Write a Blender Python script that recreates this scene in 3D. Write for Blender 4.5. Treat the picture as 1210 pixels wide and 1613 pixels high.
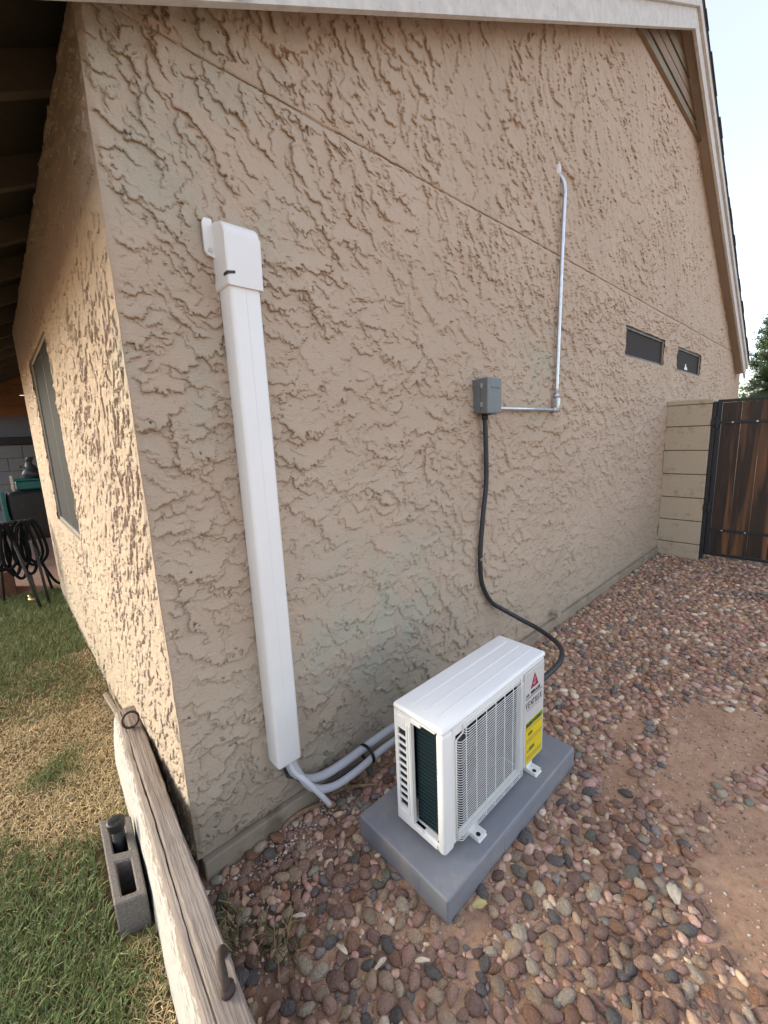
import bpy, bmesh, math, random
import numpy as np
from mathutils import Matrix, Vector
R = math.radians
SC = bpy.context.scene
for o in list(bpy.data.objects): bpy.data.objects.remove(o)
COL = SC.collection

# ------------------------------------------------------------------ camera
cam = bpy.data.cameras.new('camera'); camo = bpy.data.objects.new('camera', cam); COL.objects.link(camo)
cam.sensor_fit = 'VERTICAL'; cam.sensor_height = 24.0; cam.lens = 24.0 * 660.0 / 1613.0
cam.clip_start = 0.02; cam.clip_end = 2000
CM = Matrix(((0.73292414, 0.1527793, -0.66293339, -0.2882), (-0.67893898, 0.10242087, -0.7270157, -1.2923),
             (-0.04317473, 0.98293868, 0.17879455, 1.41), (0, 0, 0, 1)))
camo.matrix_world = CM
SC.camera = camo
CAMP = np.array([-0.2882, -1.2923, 1.41]); CROT = np.array([[CM[i][j] for j in range(3)] for i in range(3)])
# ------------------------------------------------------------------ sky, sun, exposure
SUN_AZ = 47.0; SUN_EL = 18.0          # azimuth from -x towards +y
sd = Vector((-math.cos(R(SUN_AZ)) * math.cos(R(SUN_EL)), math.sin(R(SUN_AZ)) * math.cos(R(SUN_EL)), math.sin(R(SUN_EL))))
world = bpy.data.worlds.new('World'); SC.world = world; world.use_nodes = True
wn = world.node_tree; bg = wn.nodes['Background']
sky = wn.nodes.new('ShaderNodeTexSky'); sky.sky_type = 'NISHITA'; sky.sun_disc = False
sky.sun_elevation = R(SUN_EL); sky.sun_rotation = math.atan2(sd.x, sd.y)
sky.dust_density = 1.6; sky.air_density = 1.0; sky.ozone_density = 1.0; sky.altitude = 300
mx = wn.nodes.new('ShaderNodeMix'); mx.data_type = 'RGBA'; mx.inputs[0].default_value = 0.16
mx.inputs[7].default_value = (9.2, 8.5, 8.6, 1)          # even, thin cloud veil
wn.links.new(sky.outputs[0], mx.inputs[6]); wn.links.new(mx.outputs[2], bg.inputs[0])
bg.inputs[1].default_value = 0.085
sun = bpy.data.lights.new('sun', 'SUN'); suno = bpy.data.objects.new('sun', sun); COL.objects.link(suno)
sun.energy = 0.95; sun.angle = R(22); sun.color = (1.0, 0.97, 0.82)
suno.rotation_euler = sd.to_track_quat('Z', 'Y').to_euler(); suno.location = sd * 30
SC.cycles.max_bounces = 6; SC.cycles.diffuse_bounces = 4; SC.cycles.glossy_bounces = 2
vs = SC.view_settings; vs.view_transform = 'Standard'; vs.look = 'None'; vs.exposure = 2.15; vs.gamma = 1; vs.use_curve_mapping = False

# ------------------------------------------------------------------ numeric helpers
rng = np.random.default_rng(7); random.seed(7)
def _hash(ix, iy, s):
    n = (ix.astype(np.int64) * 374761393 + iy.astype(np.int64) * 668265263 + s * 1442695041) & 0x7fffffff
    n = ((n ^ (n >> 13)) * 1274126177) & 0x7fffffff
    return ((n ^ (n >> 16)) & 0xffff) / 65535.0
def vnoise(x, y, s=0):
    ix = np.floor(x); iy = np.floor(y); fx = x - ix; fy = y - iy
    fx = fx * fx * (3 - 2 * fx); fy = fy * fy * (3 - 2 * fy)
    a = _hash(ix, iy, s); b = _hash(ix + 1, iy, s); c = _hash(ix, iy + 1, s); d = _hash(ix + 1, iy + 1, s)
    return (a + (b - a) * fx) * (1 - fy) + (c + (d - c) * fx) * fy
def fbm(x, y, s=0, o=4):
    r = 0; a = .5; t = 0
    for i in range(o):
        r = r + a * vnoise(x * 2 ** i + 17.3 * i, y * 2 ** i + 9.1 * i, s + i); t += a; a *= .5
    return r / t
def project(p):
    q = (np.asarray(p) - CAMP) @ CROT
    return 605 + 660 * q[..., 0] / -q[..., 2], 806.5 - 660 * q[..., 1] / -q[..., 2], -q[..., 2]

# ------------------------------------------------------------------ object helpers
ROOT = {}
def obj(name, me, m=None, parent=None, smooth=False):
    o = bpy.data.objects.new(name, me); COL.objects.link(o)
    if m is not None and not me.materials: me.materials.append(m)
    if smooth: me.polygons.foreach_set('use_smooth', np.ones(len(me.polygons), bool))
    if parent is not None:
        o.parent = parent
        if parent in ROOT: o.matrix_parent_inverse = Matrix.Translation(-ROOT[parent])
    return o
def thing(name, label, cat, loc, group=None):
    o = bpy.data.objects.new(name, None); COL.objects.link(o); o.location = loc; o.empty_display_size = .1
    ROOT[o] = Vector(loc); return tag(o, label, cat, group)
def tag(o, label, cat, group=None):
    o['label'] = label; o['category'] = cat
    if group: o['group'] = group
    return o
def struct(o): o['kind'] = 'structure'; return o
def pydata(v, f):
    me = bpy.data.meshes.new('m'); me.from_pydata([tuple(p) for p in v], [], [tuple(q) for q in f]); me.update(); return me
def np_mesh(V, quads=None, tris=None):
    me = bpy.data.meshes.new('m'); V = np.asarray(V, np.float32); me.vertices.add(len(V)); me.vertices.foreach_set('co', V.ravel())
    L = []; S = []; n = 0
    if quads is not None and len(quads): L.append(quads.ravel()); S.append(np.full(len(quads), 4)); n += len(quads)
    if tris is not None and len(tris): L.append(tris.ravel()); S.append(np.full(len(tris), 3)); n += len(tris)
    L = np.concatenate(L).astype(np.int32); S = np.concatenate(S)
    me.loops.add(len(L)); me.loops.foreach_set('vertex_index', L)
    st = np.concatenate([[0], np.cumsum(S)[:-1]]).astype(np.int32)
    me.polygons.add(n); me.polygons.foreach_set('loop_start', st); me.update(calc_edges=True); me.validate(); return me
def vcol(me, name, C):
    a = me.attributes.new(name, 'FLOAT_COLOR', 'POINT'); C = np.asarray(C, np.float32)
    if C.ndim == 1: C = np.stack([C, C, C], 1)
    if C.shape[1] == 3: C = np.concatenate([C, np.ones((len(C), 1), np.float32)], 1)
    a.data.foreach_set('color', C.ravel())
def bm_box(bm, x0, x1, y0, y1, z0, z1, bev=0, seg=2, M=None):
    g = bmesh.ops.create_cube(bm, size=1.0)
    for v in g['verts']: v.co = Vector((x0 + (v.co.x + .5) * (x1 - x0), y0 + (v.co.y + .5) * (y1 - y0), z0 + (v.co.z + .5) * (z1 - z0)))
    vs = g['verts']
    if bev > 0:
        es = list({e for v in vs for e in v.link_edges})
        r = bmesh.ops.bevel(bm, geom=es, offset=bev, segments=seg, affect='EDGES', profile=.5)
        vs = list({v for f in r['faces'] for v in f.verts} | {v for v in vs if v.is_valid})
    if M is not None:
        for v in vs: v.co = M @ v.co
def fin(bm):
    bmesh.ops.recalc_face_normals(bm, faces=bm.faces)
    me = bpy.data.meshes.new('m'); bm.to_mesh(me); bm.free(); return me
def box(name, b, m, parent=None, bev=.002, seg=2, M=None, smooth=False):
    bm = bmesh.new(); bm_box(bm, *b, bev=bev, seg=seg, M=M); return obj(name, fin(bm), m, parent, smooth)
def boxes(name, bs, m, parent=None, bev=0, smooth=False):
    bm = bmesh.new()
    for b in bs: bm_box(bm, *b, bev=bev)
    return obj(name, fin(bm), m, parent, smooth)
def spline(pts, n=8):
    P = [Vector(p) for p in pts]; P = [P[0] * 2 - P[1]] + P + [P[-1] * 2 - P[-2]]; out = []
    for i in range(1, len(P) - 2):
        a, b, c, d = P[i - 1:i + 3]
        for k in range(n):
            t = k / n
            out.append(.5 * ((2 * b) + (c - a) * t + (2 * a - 5 * b + 4 * c - d) * t * t + (3 * b - a - 3 * c + d) * t ** 3))
    out.append(P[-2]); return out
def bm_tube(bm, pts, r, seg=10, caps=True):
    pts = [Vector(p) for p in pts]; rs = r if hasattr(r, '__len__') else [r] * len(pts)
    n = None; rings = []
    for i, p in enumerate(pts):
        t = (pts[min(i + 1, len(pts) - 1)] - pts[max(i - 1, 0)]).normalized()
        if n is None: n = t.orthogonal().normalized()
        n = (n - t * n.dot(t)); n = n.normalized() if n.length > 1e-6 else t.orthogonal().normalized()
        b = t.cross(n)
        rings.append([bm.verts.new(p + (n * math.cos(2 * math.pi * k / seg) + b * math.sin(2 * math.pi * k / seg)) * rs[i]) for k in range(seg)])
    for a, b in zip(rings, rings[1:]):
        for k in range(seg): bm.faces.new((a[k], a[(k + 1) % seg], b[(k + 1) % seg], b[k]))
    if caps: bm.faces.new(rings[0][::-1]); bm.faces.new(rings[-1])
def tube(name, pts, r, m, parent=None, seg=10, n=8, raw=False):
    bm = bmesh.new(); bm_tube(bm, pts if raw else spline(pts, n), r, seg); return obj(name, fin(bm), m, parent, True)
def bm_prism(bm, poly, z0, z1, ax='z'):
    def P(a, b, c): return {'z': (a, b, c), 'y': (a, c, b), 'x': (c, a, b)}[ax]
    A = [bm.verts.new(P(p[0], p[1], z0)) for p in poly]; B = [bm.verts.new(P(p[0], p[1], z1)) for p in poly]
    bm.faces.new(A[::-1]); bm.faces.new(B)
    for i in range(len(poly)): bm.faces.new((A[i], A[(i + 1) % len(A)], B[(i + 1) % len(A)], B[i]))
def text(name, s, size, loc, m, parent, sx=1.0, bold=0.0):
    c = bpy.data.curves.new('t', 'FONT'); c.body = s; c.size = size; c.offset = bold; c.extrude = .0002; c.resolution_u = 2
    t = bpy.data.objects.new('t', c); COL.objects.link(t)
    bpy.context.view_layer.update()
    me = bpy.data.meshes.new_from_object(t.evaluated_get(bpy.context.evaluated_depsgraph_get())); bpy.data.objects.remove(t)
    me.transform(Matrix.Translation(loc) @ Matrix.Rotation(R(90), 4, 'X') @ Matrix.Diagonal((sx, 1, 1, 1)))
    me.materials.clear()
    return obj(name, me, m, parent)

# ------------------------------------------------------------------ materials
class N:
    def __init__(s, name):
        s.m = bpy.data.materials.new(name); s.m.use_nodes = True; s.t = s.m.node_tree; s.b = s.t.nodes['Principled BSDF']
    def n(s, typ, **k):
        x = s.t.nodes.new(typ)
        for a, v in k.items(): setattr(x, a, v)
        return x
    def l(s, a, b): s.t.links.new(a, b)
    def pos(s, scale=(1, 1, 1), rot=(0, 0, 0), objc=False):
        p = s.n('ShaderNodeTexCoord').outputs['Object'] if objc else s.n('ShaderNodeNewGeometry').outputs['Position']
        m = s.n('ShaderNodeMapping'); m.inputs['Scale'].default_value = scale; m.inputs['Rotation'].default_value = rot
        s.l(p, m.inputs[0]); return m.outputs[0]
    def noise(s, vec, scale, detail=4, rough=.55, dist=0):
        x = s.n('ShaderNodeTexNoise'); x.inputs['Scale'].default_value = scale; x.inputs['Detail'].default_value = detail
        x.inputs['Roughness'].default_value = rough; x.inputs['Distortion'].default_value = dist; s.l(vec, x.inputs['Vector']); return x.outputs['Fac']
    def ramp(s, f, stops):
        r = s.n('ShaderNodeValToRGB'); e = r.color_ramp.elements
        while len(e) < len(stops): e.new(.5)
        for q, (p, c) in zip(e, stops): q.position = p; q.color = (*c, 1) if len(c) == 3 else c
        s.l(f, r.inputs[0]); return r.outputs[0]
    def mix(s, f, a, b, mode='MIX'):
        x = s.n('ShaderNodeMix', data_type='RGBA', blend_type=mode)
        for i, v in ((0, f), (6, a), (7, b)):
            if isinstance(v, (int, float)): x.inputs[i].default_value = v
            elif isinstance(v, tuple): x.inputs[i].default_value = (*v, 1)
            else: s.l(v, x.inputs[i])
        return x.outputs[2]
    def attr(s, name): return s.n('ShaderNodeAttribute', attribute_name=name).outputs['Color']
    def bump(s, h, strength, dist, prev=None):
        b = s.n('ShaderNodeBump'); b.inputs['Strength'].default_value = strength; b.inputs['Distance'].default_value = dist
        s.l(h, b.inputs['Height'])
        if prev is not None: s.l(prev, b.inputs['Normal'])
        return b.outputs[0]
    def out(s, col=None, rough=.6, nrm=None, metal=0, spec=.5):
        if isinstance(col, tuple): s.b.inputs['Base Color'].default_value = (*col, 1)
        elif col is not None: s.l(col, s.b.inputs['Base Color'])
        if isinstance(rough, (int, float)): s.b.inputs['Roughness'].default_value = rough
        else: s.l(rough, s.b.inputs['Roughness'])
        s.b.inputs['Metallic'].default_value = metal; s.b.inputs['Specular IOR Level'].default_value = spec
        if nrm is not None: s.l(nrm, s.b.inputs['Normal'])
        return s.m
def dil(c, k): return tuple(min(1, x * k) for x in c)
def plain(name, c, rough=.5, var=.1, scale=6, metal=0, spec=.5, bump=0, bscale=80, dirt=None):
    s = N(name); p = s.pos(); f = s.noise(p, scale, 5)
    col = s.ramp(f, [(.3, dil(c, 1 - var)), (.7, dil(c, 1 + var))])
    if dirt:
        g = s.ramp(s.noise(p, dirt[1], 6, .65), [(dirt[2], (0, 0, 0)), (dirt[2] + .15, (1, 1, 1))]); col = s.mix(g, col, dirt[0])
    nr = s.bump(s.noise(p, bscale, 4), bump, .002) if bump else None
    r = s.ramp(s.noise(p, scale * 3, 4), [(.3, (rough * .85,) * 3), (.7, (min(1, rough * 1.15),) * 3)])
    return s.out(col, r, nr, metal, spec)
def wood(name, stops, stretch, scale=30, rough=.75, bump=.4, objc=False, extra=None):
    s = N(name); p = s.pos(stretch, objc=objc); f = s.noise(p, scale, 6, .6, .6); f2 = s.noise(p, scale * .2, 4, .5, .3)
    f3 = s.mix(.45, f, f2); col = s.ramp(f3, stops)
    if extra: col = extra(s, col)
    return s.out(col, rough, s.bump(f, bump, .002))

def stucco_mat():
    s = N('stucco'); p = s.pos()
    big = s.noise(p, 1.1, 4, .5); mid = s.noise(p, 5, 4, .6); pk = s.noise(p, 2.3, 2, .5)
    base = s.ramp(big, [(.3, (.515, .395, .295)), (.7, (.575, .45, .34))])
    base = s.mix(s.ramp(pk, [(.60, (0, 0, 0)), (.75, (.32, .32, .32))]), base, (.57, .425, .335))
    base = s.mix(s.ramp(mid, [(.58, (0, 0, 0)), (.75, (.3, .3, .3))]), base, (.44, .395, .30))
    sep = s.n('ShaderNodeSeparateXYZ'); s.l(s.n('ShaderNodeNewGeometry').outputs['Position'], sep.inputs[0])
    low = s.n('ShaderNodeMapRange'); low.inputs[1].default_value = .75; low.inputs[2].default_value = .05
    s.l(sep.outputs[2], low.inputs[0])
    ld = s.n('ShaderNodeMath', operation='MULTIPLY'); s.l(low.outputs[0], ld.inputs[0]); s.l(s.noise(p, 3.3, 5), ld.inputs[1])
    base = s.mix(ld.outputs[0], base, (.37, .325, .24))     # darker, noise-broken tone towards the wall foot
    for cpt, rad_ in (((.22, 0, 2.28), .5), ((.85, 0, .62), .75), ((.12, 0, 1.6), .3), ((2.2, 0, 1.75), .45)):   # pale weather stains
        dn = s.n('ShaderNodeVectorMath', operation='DISTANCE'); s.l(s.n('ShaderNodeNewGeometry').outputs['Position'], dn.inputs[0]); dn.inputs[1].default_value = cpt
        mr = s.n('ShaderNodeMapRange'); mr.inputs[1].default_value = rad_; mr.inputs[2].default_value = rad_ * .2; s.l(dn.outputs['Value'], mr.inputs[0])
        mu = s.n('ShaderNodeMath', operation='MULTIPLY'); s.l(mr.outputs[0], mu.inputs[0]); s.l(s.ramp(s.noise(p, 4.2, 5, .6), [(.42, (0, 0, 0)), (.62, (.75, .75, .75))]), mu.inputs[1])
        base = s.mix(mu.outputs[0], base, (.44, .43, .34))
    fine = s.noise(p, 170, 6, .7); st = s.noise(s.pos((1, 1, 4.5), (0, .5, 0)), 55, 5, .65, .6)
    nr = s.bump(fine, .9, .004); nr = s.bump(st, .8, .004, nr)
    return s.out(base, .92, nr, spec=.15)
M = {}
M['stucco'] = stucco_mat()
M['footing'] = plain('painted footing', (.33, .27, .2), .9, .15, 5, bump=.4, dirt=((.2, .15, .1), 6, .55), spec=.2)
M['white_wood'] = plain('weathered white board', (.60, .575, .525), .8, .12, 18, bump=.6, bscale=120, dirt=((.33, .28, .22), 34, .60), spec=.3)
M['soffit_wood'] = wood('soffit board', [(.3, (.20, .14, .10)), (.55, (.30, .22, .155)), (.8, (.32, .27, .19))], (.5, 4, 4), 12, .8, .3)
M['soffit_lt'] = wood('painted soffit', [(.3, (.44, .35, .265)), (.7, (.54, .44, .34))], (.5, 4, 4), 12, .8, .3)
M['soffit_g'] = wood('green grey soffit board', [(.3, (.19, .165, .105)), (.7, (.29, .26, .175))], (.5, 4, 4), 12, .8, .3)
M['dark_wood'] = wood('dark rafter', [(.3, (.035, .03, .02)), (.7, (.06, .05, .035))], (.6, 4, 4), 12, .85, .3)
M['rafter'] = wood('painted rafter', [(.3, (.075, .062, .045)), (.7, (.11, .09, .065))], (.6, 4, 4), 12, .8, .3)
M['shingle'] = plain('shingle', (.07, .065, .06), .9, .35, 40, bump=.8)
M['screen'] = plain('solar screen', (.045, .038, .035), .95, .1, 900, spec=.3)
M['screen2'] = plain('side solar screen', (.022, .022, .022), .95, .1, 900, spec=.3)
M['frame'] = plain('bronze frame', (.06, .05, .045), .5, .1)
M['frame2'] = plain('grey frame', (.20, .19, .175), .5, .1)
M['white_pl'] = plain('white plastic', (.83, .81, .775), .42, .03, 5, dirt=((.55, .54, .52), 14, .68))
M['white_cap'] = plain('white cap plastic', (.79, .775, .745), .4, .03, 5)
M['unit'] = plain('unit enamel', (.86, .845, .795), .38, .025, 4, dirt=((.66, .64, .6), 9, .66))
M['unit_lid'] = plain('lid enamel', (.90, .885, .845), .42, .03, 4, dirt=((.72, .71, .68), 12, .64))
M['plate'] = plain('grey plate', (.62, .60, .575), .45, .03, 8)
M['shade_black'] = plain('opening shade', (.008, .008, .009), .7, .1)  # near black stands for the shade inside openings
M['coil'] = plain('coil', (.005, .012, .016), .5, .2, 60)
M['fin'] = plain('coil fin', (.008, .032, .037), .45, .2, 90)
M['fan'] = plain('fan blade', (.045, .045, .048), .5, .1)
M['black'] = plain('black', (.015, .015, .016), .5, .2)
M['rubber'] = plain('black conduit', (.028, .031, .035), .45, .15, 20)
M['hosebk'] = plain('matt black hose', (.008, .008, .009), .9, .2, 20, spec=.15)
M['pad'] = plain('grey pad', (.235, .238, .255), .6, .06, 7, bump=.25, bscale=260, dirt=((.33, .29, .26), 5, .54), spec=.4)
M['hose'] = plain('grey insulation', (.52, .52, .535), .6, .06, 9, dirt=((.40, .38, .36), 12, .6))
M['pvc'] = plain('pvc', (.70, .70, .71), .4, .04)
M['box'] = plain('disconnect grey', (.15, .165, .17), .5, .07, 15)
M['galv'] = plain('galvanized', (.62, .63, .65), .35, .12, 30, metal=.85)
M['alu'] = plain('fitting', (.5, .5, .51), .35, .15, 60, metal=.8)
M['yellow'] = plain('yellow label', (.78, .58, .01), .5, .04)
M['ink'] = plain('ink', (.025, .022, .02), .6, .05)
M['ink2'] = plain('grey ink', (.12, .11, .11), .6, .05)
M['red'] = plain('logo red', (.35, .02, .05), .5, .05)
M['greenink'] = plain('green ink', (.2, .32, .05), .5, .05)
M['white'] = plain('white sticker', (.8, .8, .8), .5, .02)
M['iron'] = plain('rusty iron', (.055, .032, .024), .75, .35, 90, bump=.5, bscale=300)
M['block'] = plain('tan block', (.50, .415, .30), .95, .28, 140, bump=1.0, bscale=150, spec=.15, dirt=((.38, .31, .22), 12, .55))
M['mortar'] = plain('mortar', (.17, .135, .095), .95, .15, 40, bump=.6, spec=.1)
M['cinder'] = plain('cinder block', (.185, .162, .142), .95, .28, 170, bump=1, bscale=200, spec=.1, dirt=((.40, .34, .28), 120, .62))
M['steel'] = plain('dark steel', (.018, .02, .024), .5, .2, 30)
M['bolt'] = plain('bolt', (.6, .6, .6), .35, .05, metal=.8)
M['greyblock'] = plain('grey block', (.22, .225, .225), .9, .12, 30, bump=.5)
M['tile'] = plain('patio slab', (.30, .175, .125), .8, .15, 6, bump=.3)
M['tarp'] = plain('black cover', (.01, .01, .011), .6, .2, 8)
M['teal'] = plain('teal plastic', (.0, .11, .105), .45, .1)
M['bag'] = plain('grey bag', (.05, .05, .055), .45, .3, 12)
M['brass'] = plain('brass', (.5, .38, .16), .4, .1, metal=.7)
M['cedar'] = wood('cedar plank', [(.3, (.16, .075, .025)), (.6, (.28, .14, .05)), (.8, (.36, .2, .08))], (.5, 3, 3), 14, .7, .3)
M['bluepanel'] = plain('blue grey panel', (.22, .25, .32), .6, .06)
M['straw'] = plain('dry leaf', (.40, .27, .15), .8, .25, 60, bump=.4)
M['straw2'] = plain('pale chip', (.62, .52, .38), .8, .2, 60)
M['leaf_y'] = plain('yellow leaf', (.62, .5, .2), .7, .1)
def gate_mat():
    s = N('stained gate board'); oi = s.n('ShaderNodeObjectInfo').outputs['Random']
    cmb = s.n('ShaderNodeCombineXYZ'); s.l(oi, cmb.inputs[0]); s.l(oi, cmb.inputs[1])
    p = s.n('ShaderNodeVectorMath', operation='MULTIPLY_ADD'); s.l(cmb.outputs[0], p.inputs[0]); p.inputs[1].default_value = (37, 11, 0); s.l(s.pos((6, 6, .45)), p.inputs[2])
    f = s.noise(p.outputs[0], 6, 6, .6, .8); f2 = s.noise(p.outputs[0], 1.6, 3, .5, .5)
    col = s.ramp(f, [(.25, (.012, .008, .006)), (.55, (.038, .021, .013)), (.8, (.075, .038, .02))])
    col = s.mix(s.ramp(f2, [(.50, (0, 0, 0)), (.68, (.8, .8, .8))]), col, (.26, .11, .04))
    return s.out(col, .55, s.bump(f, .3, .002))
M['gate'] = gate_mat()
def beam_mat():
    s = N('weathered beam'); rt = s.n('ShaderNodeMapping'); rt.inputs['Rotation'].default_value = (0, 0, R(3.55)); s.l(s.n('ShaderNodeNewGeometry').outputs['Position'], rt.inputs[0])
    sc_ = s.n('ShaderNodeMapping'); sc_.inputs['Scale'].default_value = (9, .3, 9); s.l(rt.outputs[0], sc_.inputs[0]); p = sc_.outputs[0]; f = s.noise(p, 14, 7, .65, .15); g = s.noise(p, 3, 4, .5, .3)
    col = s.ramp(s.mix(.4, f, g), [(.30, (.10, .075, .06)), (.43, (.24, .19, .155)), (.56, (.34, .275, .225)), (.8, (.42, .355, .30))])
    pt = s.n('ShaderNodeSeparateColor'); s.l(s.attr('paint'), pt.inputs[0])
    ch = s.noise(s.pos((5, 1.2, 5)), 22, 6, .7)
    ad = s.n('ShaderNodeMath', operation='ADD'); s.l(ch, ad.inputs[0]); s.l(pt.outputs[0], ad.inputs[1])
    k = s.ramp(ad.outputs[0], [(.98, (0, 0, 0)), (1.08, (1, 1, 1))]); k.node.color_ramp.elements[0].position = .80; k.node.color_ramp.elements[1].position = .92
    col = s.mix(k, col, (.50, .48, .44))
    return s.out(col, .85, s.bump(f, 1.0, .006), spec=.2)
M['beam'] = beam_mat()
def soil_mat():
    s = N('soil'); p = s.pos(); a = s.noise(p, 1.6, 6, .6); b = s.noise(p, 38, 6, .7); c = s.noise(p, 220, 3, .6)
    col = s.ramp(s.mix(.5, a, b), [(.3, (.26, .15, .09)), (.5, (.47, .285, .18)), (.68, (.60, .40, .26))])
    col = s.mix(s.ramp(c, [(.62, (0, 0, 0)), (.7, (.6, .6, .6))]), col, (.52, .38, .27))
    geo = s.n('ShaderNodeSeparateColor'); s.l(s.attr('dark_soil'), geo.inputs[0])
    col = s.mix(geo.outputs[0], col, (.075, .055, .042))
    nr = s.bump(b, .7, .012); nr = s.bump(c, .6, .004, nr)
    return s.out(col, .95, nr, spec=.1)
M['soil'] = soil_mat()
def lawn_soil():
    s = N('thatch'); p = s.pos(); f = s.noise(p, 60, 6, .7)
    col = s.ramp(f, [(.3, (.05, .035, .018)), (.55, (.14, .10, .045)), (.75, (.28, .21, .10))])
    return s.out(col, .95, s.bump(f, .8, .01), spec=.1)
M['lawn'] = lawn_soil()
def attr_mat(name, attr, rough, bump=0, bs=120, var=.0, spec=.3, trans=0):
    s = N(name); col = s.attr(attr); p = s.pos()
    if var:
        f = s.ramp(s.noise(p, 90, 5, .65), [(.3, (1 - var,) * 3), (.7, (1 + var,) * 3)]); col = s.mix(1.0, col, f, 'MULTIPLY')
    m = s.out(col, rough, s.bump(s.noise(p, bs, 4), bump, .002) if bump else None, spec=spec)
    if trans: s.b.inputs['Subsurface Weight'].default_value = 0
    return m
M['grass'] = attr_mat('grass blades', 'Col', .7, spec=.25)
M['stones'] = attr_mat('river gravel', 'Col', .8, .7, 140, .30, .25)
M['leaves'] = attr_mat('foliage', 'Col', .6, spec=.3)
STONEC = [('pinkish brown', (.47, .29, .215)), ('slate grey', (.21, .185, .165)), ('tan', (.54, .38, .255)), ('purplish brown', (.32, .20, .155)),
          ('cream', (.66, .53, .39)), ('greenish grey', (.27, .25, .19)), ('rust brown', (.41, .225, .14))]
STONEW = np.array([.33, .13, .19, .16, .07, .03, .09])
def stone_mat(nm, c):
    s = N(nm + ' stone'); p = s.pos(objc=True); oi = s.n('ShaderNodeObjectInfo').outputs['Random']
    col = s.ramp(s.noise(p, 1.6, 6, .65, .5), [(.25, dil(c, .78)), (.5, c), (.8, dil(c, 1.3))])
    col = s.mix(1.0, col, s.ramp(oi, [(0, (.85, .85, .85)), (1, (1.25, 1.22, 1.2))]), 'MULTIPLY')
    sp = s.ramp(s.noise(s.pos(), 25, 5, .7), [(.5, (0, 0, 0)), (.75, (.4, .4, .4))])
    col = s.mix(sp, col, (.38, .28, .21))
    return s.out(col, .8, s.bump(s.noise(p, 3.2, 6, .65), .7, .12), spec=.25)
MS = [stone_mat(a, b) for a, b in STONEC]

# ================================================================== THE GROUND
def axis(lo, hi, d0, d1, step, far):
    near = np.arange(d0, d1 + 1e-6, step); L = [d0]; s = step
    a = [];  x = d0
    while x > lo: s *= 1.35; x -= s; a.append(max(x, lo))
    b = []; x = d1; s = step
    while x < hi: s *= 1.35; x += s; b.append(min(x, hi))
    return np.array(a[::-1] + list(near) + b)
def grid_faces(nr, nc):
    i = np.arange(nr * nc).reshape(nr, nc)
    return np.stack([i[:-1, :-1], i[:-1, 1:], i[1:, 1:], i[1:, :-1]], -1).reshape(-1, 4)
def soil_h(x, y):
    h = (fbm(x * 2.2, y * 2.2, 3, 3) - .5) * .035 + (fbm(x * 14, y * 14, 5, 3) - .5) * .014
    return h * np.clip((-y + .0) / .12, .25, 1)
gx = axis(-400, 400, -.15, 3.2, .018, 0); gy = axis(-400, 400, -2.2, .06, .018, 0)
X, Y = np.meshgrid(gx, gy); dist = np.hypot(np.clip(np.abs(X - 2.5) - 3.5, 0, None), np.clip(np.abs(Y + 1) - 1.5, 0, None))
Z = soil_h(X, Y) * np.clip(1 - dist / 2, 0, 1) - np.clip(dist - 1, 0, 1) * .01
me = np_mesh(np.stack([X, Y, Z], -1).reshape(-1, 3), grid_faces(len(gy), len(gx)))
dm = np.clip(1.15 - ((X - .22) / .42) ** 2 - ((Y + .12) / .30) ** 2, 0, 1) * .8 + np.clip(.5 - ((X - .0) / .22) ** 2 - ((Y + .5) / .6) ** 2, 0, .5)  # darker soil by the wall corner and beside the beam
dm = np.clip(dm * (.4 + 1.2 * fbm(X * 9, Y * 9, 8, 3)), 0, .9)
vcol(me, 'dark_soil', dm.reshape(-1)); struct(obj('ground', me, M['soil'], smooth=True))
LZ = .055
lx = np.arange(-5, .0301, .03); ly = np.arange(-1.6, 3.92, .03); X, Y = np.meshgrid(lx, ly)
ex = -.075 + .055 * Y                                              # line of the beam, continued
Z = LZ + (fbm(X * 4, Y * 4, 21, 4) - .5) * .03
Xc = np.where(Y < .0, np.minimum(X, np.minimum(ex - .03, -.05)), np.minimum(X, .01))
me = np_mesh(np.stack([Xc, Y, Z], -1).reshape(-1, 3), grid_faces(len(ly), len(lx))); struct(obj('lawn', me, M['lawn'], smooth=True))
struct(box('patio', (-5, 3.5, 3.9, 12, -.05, .05), M['tile'], bev=.01))

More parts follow.
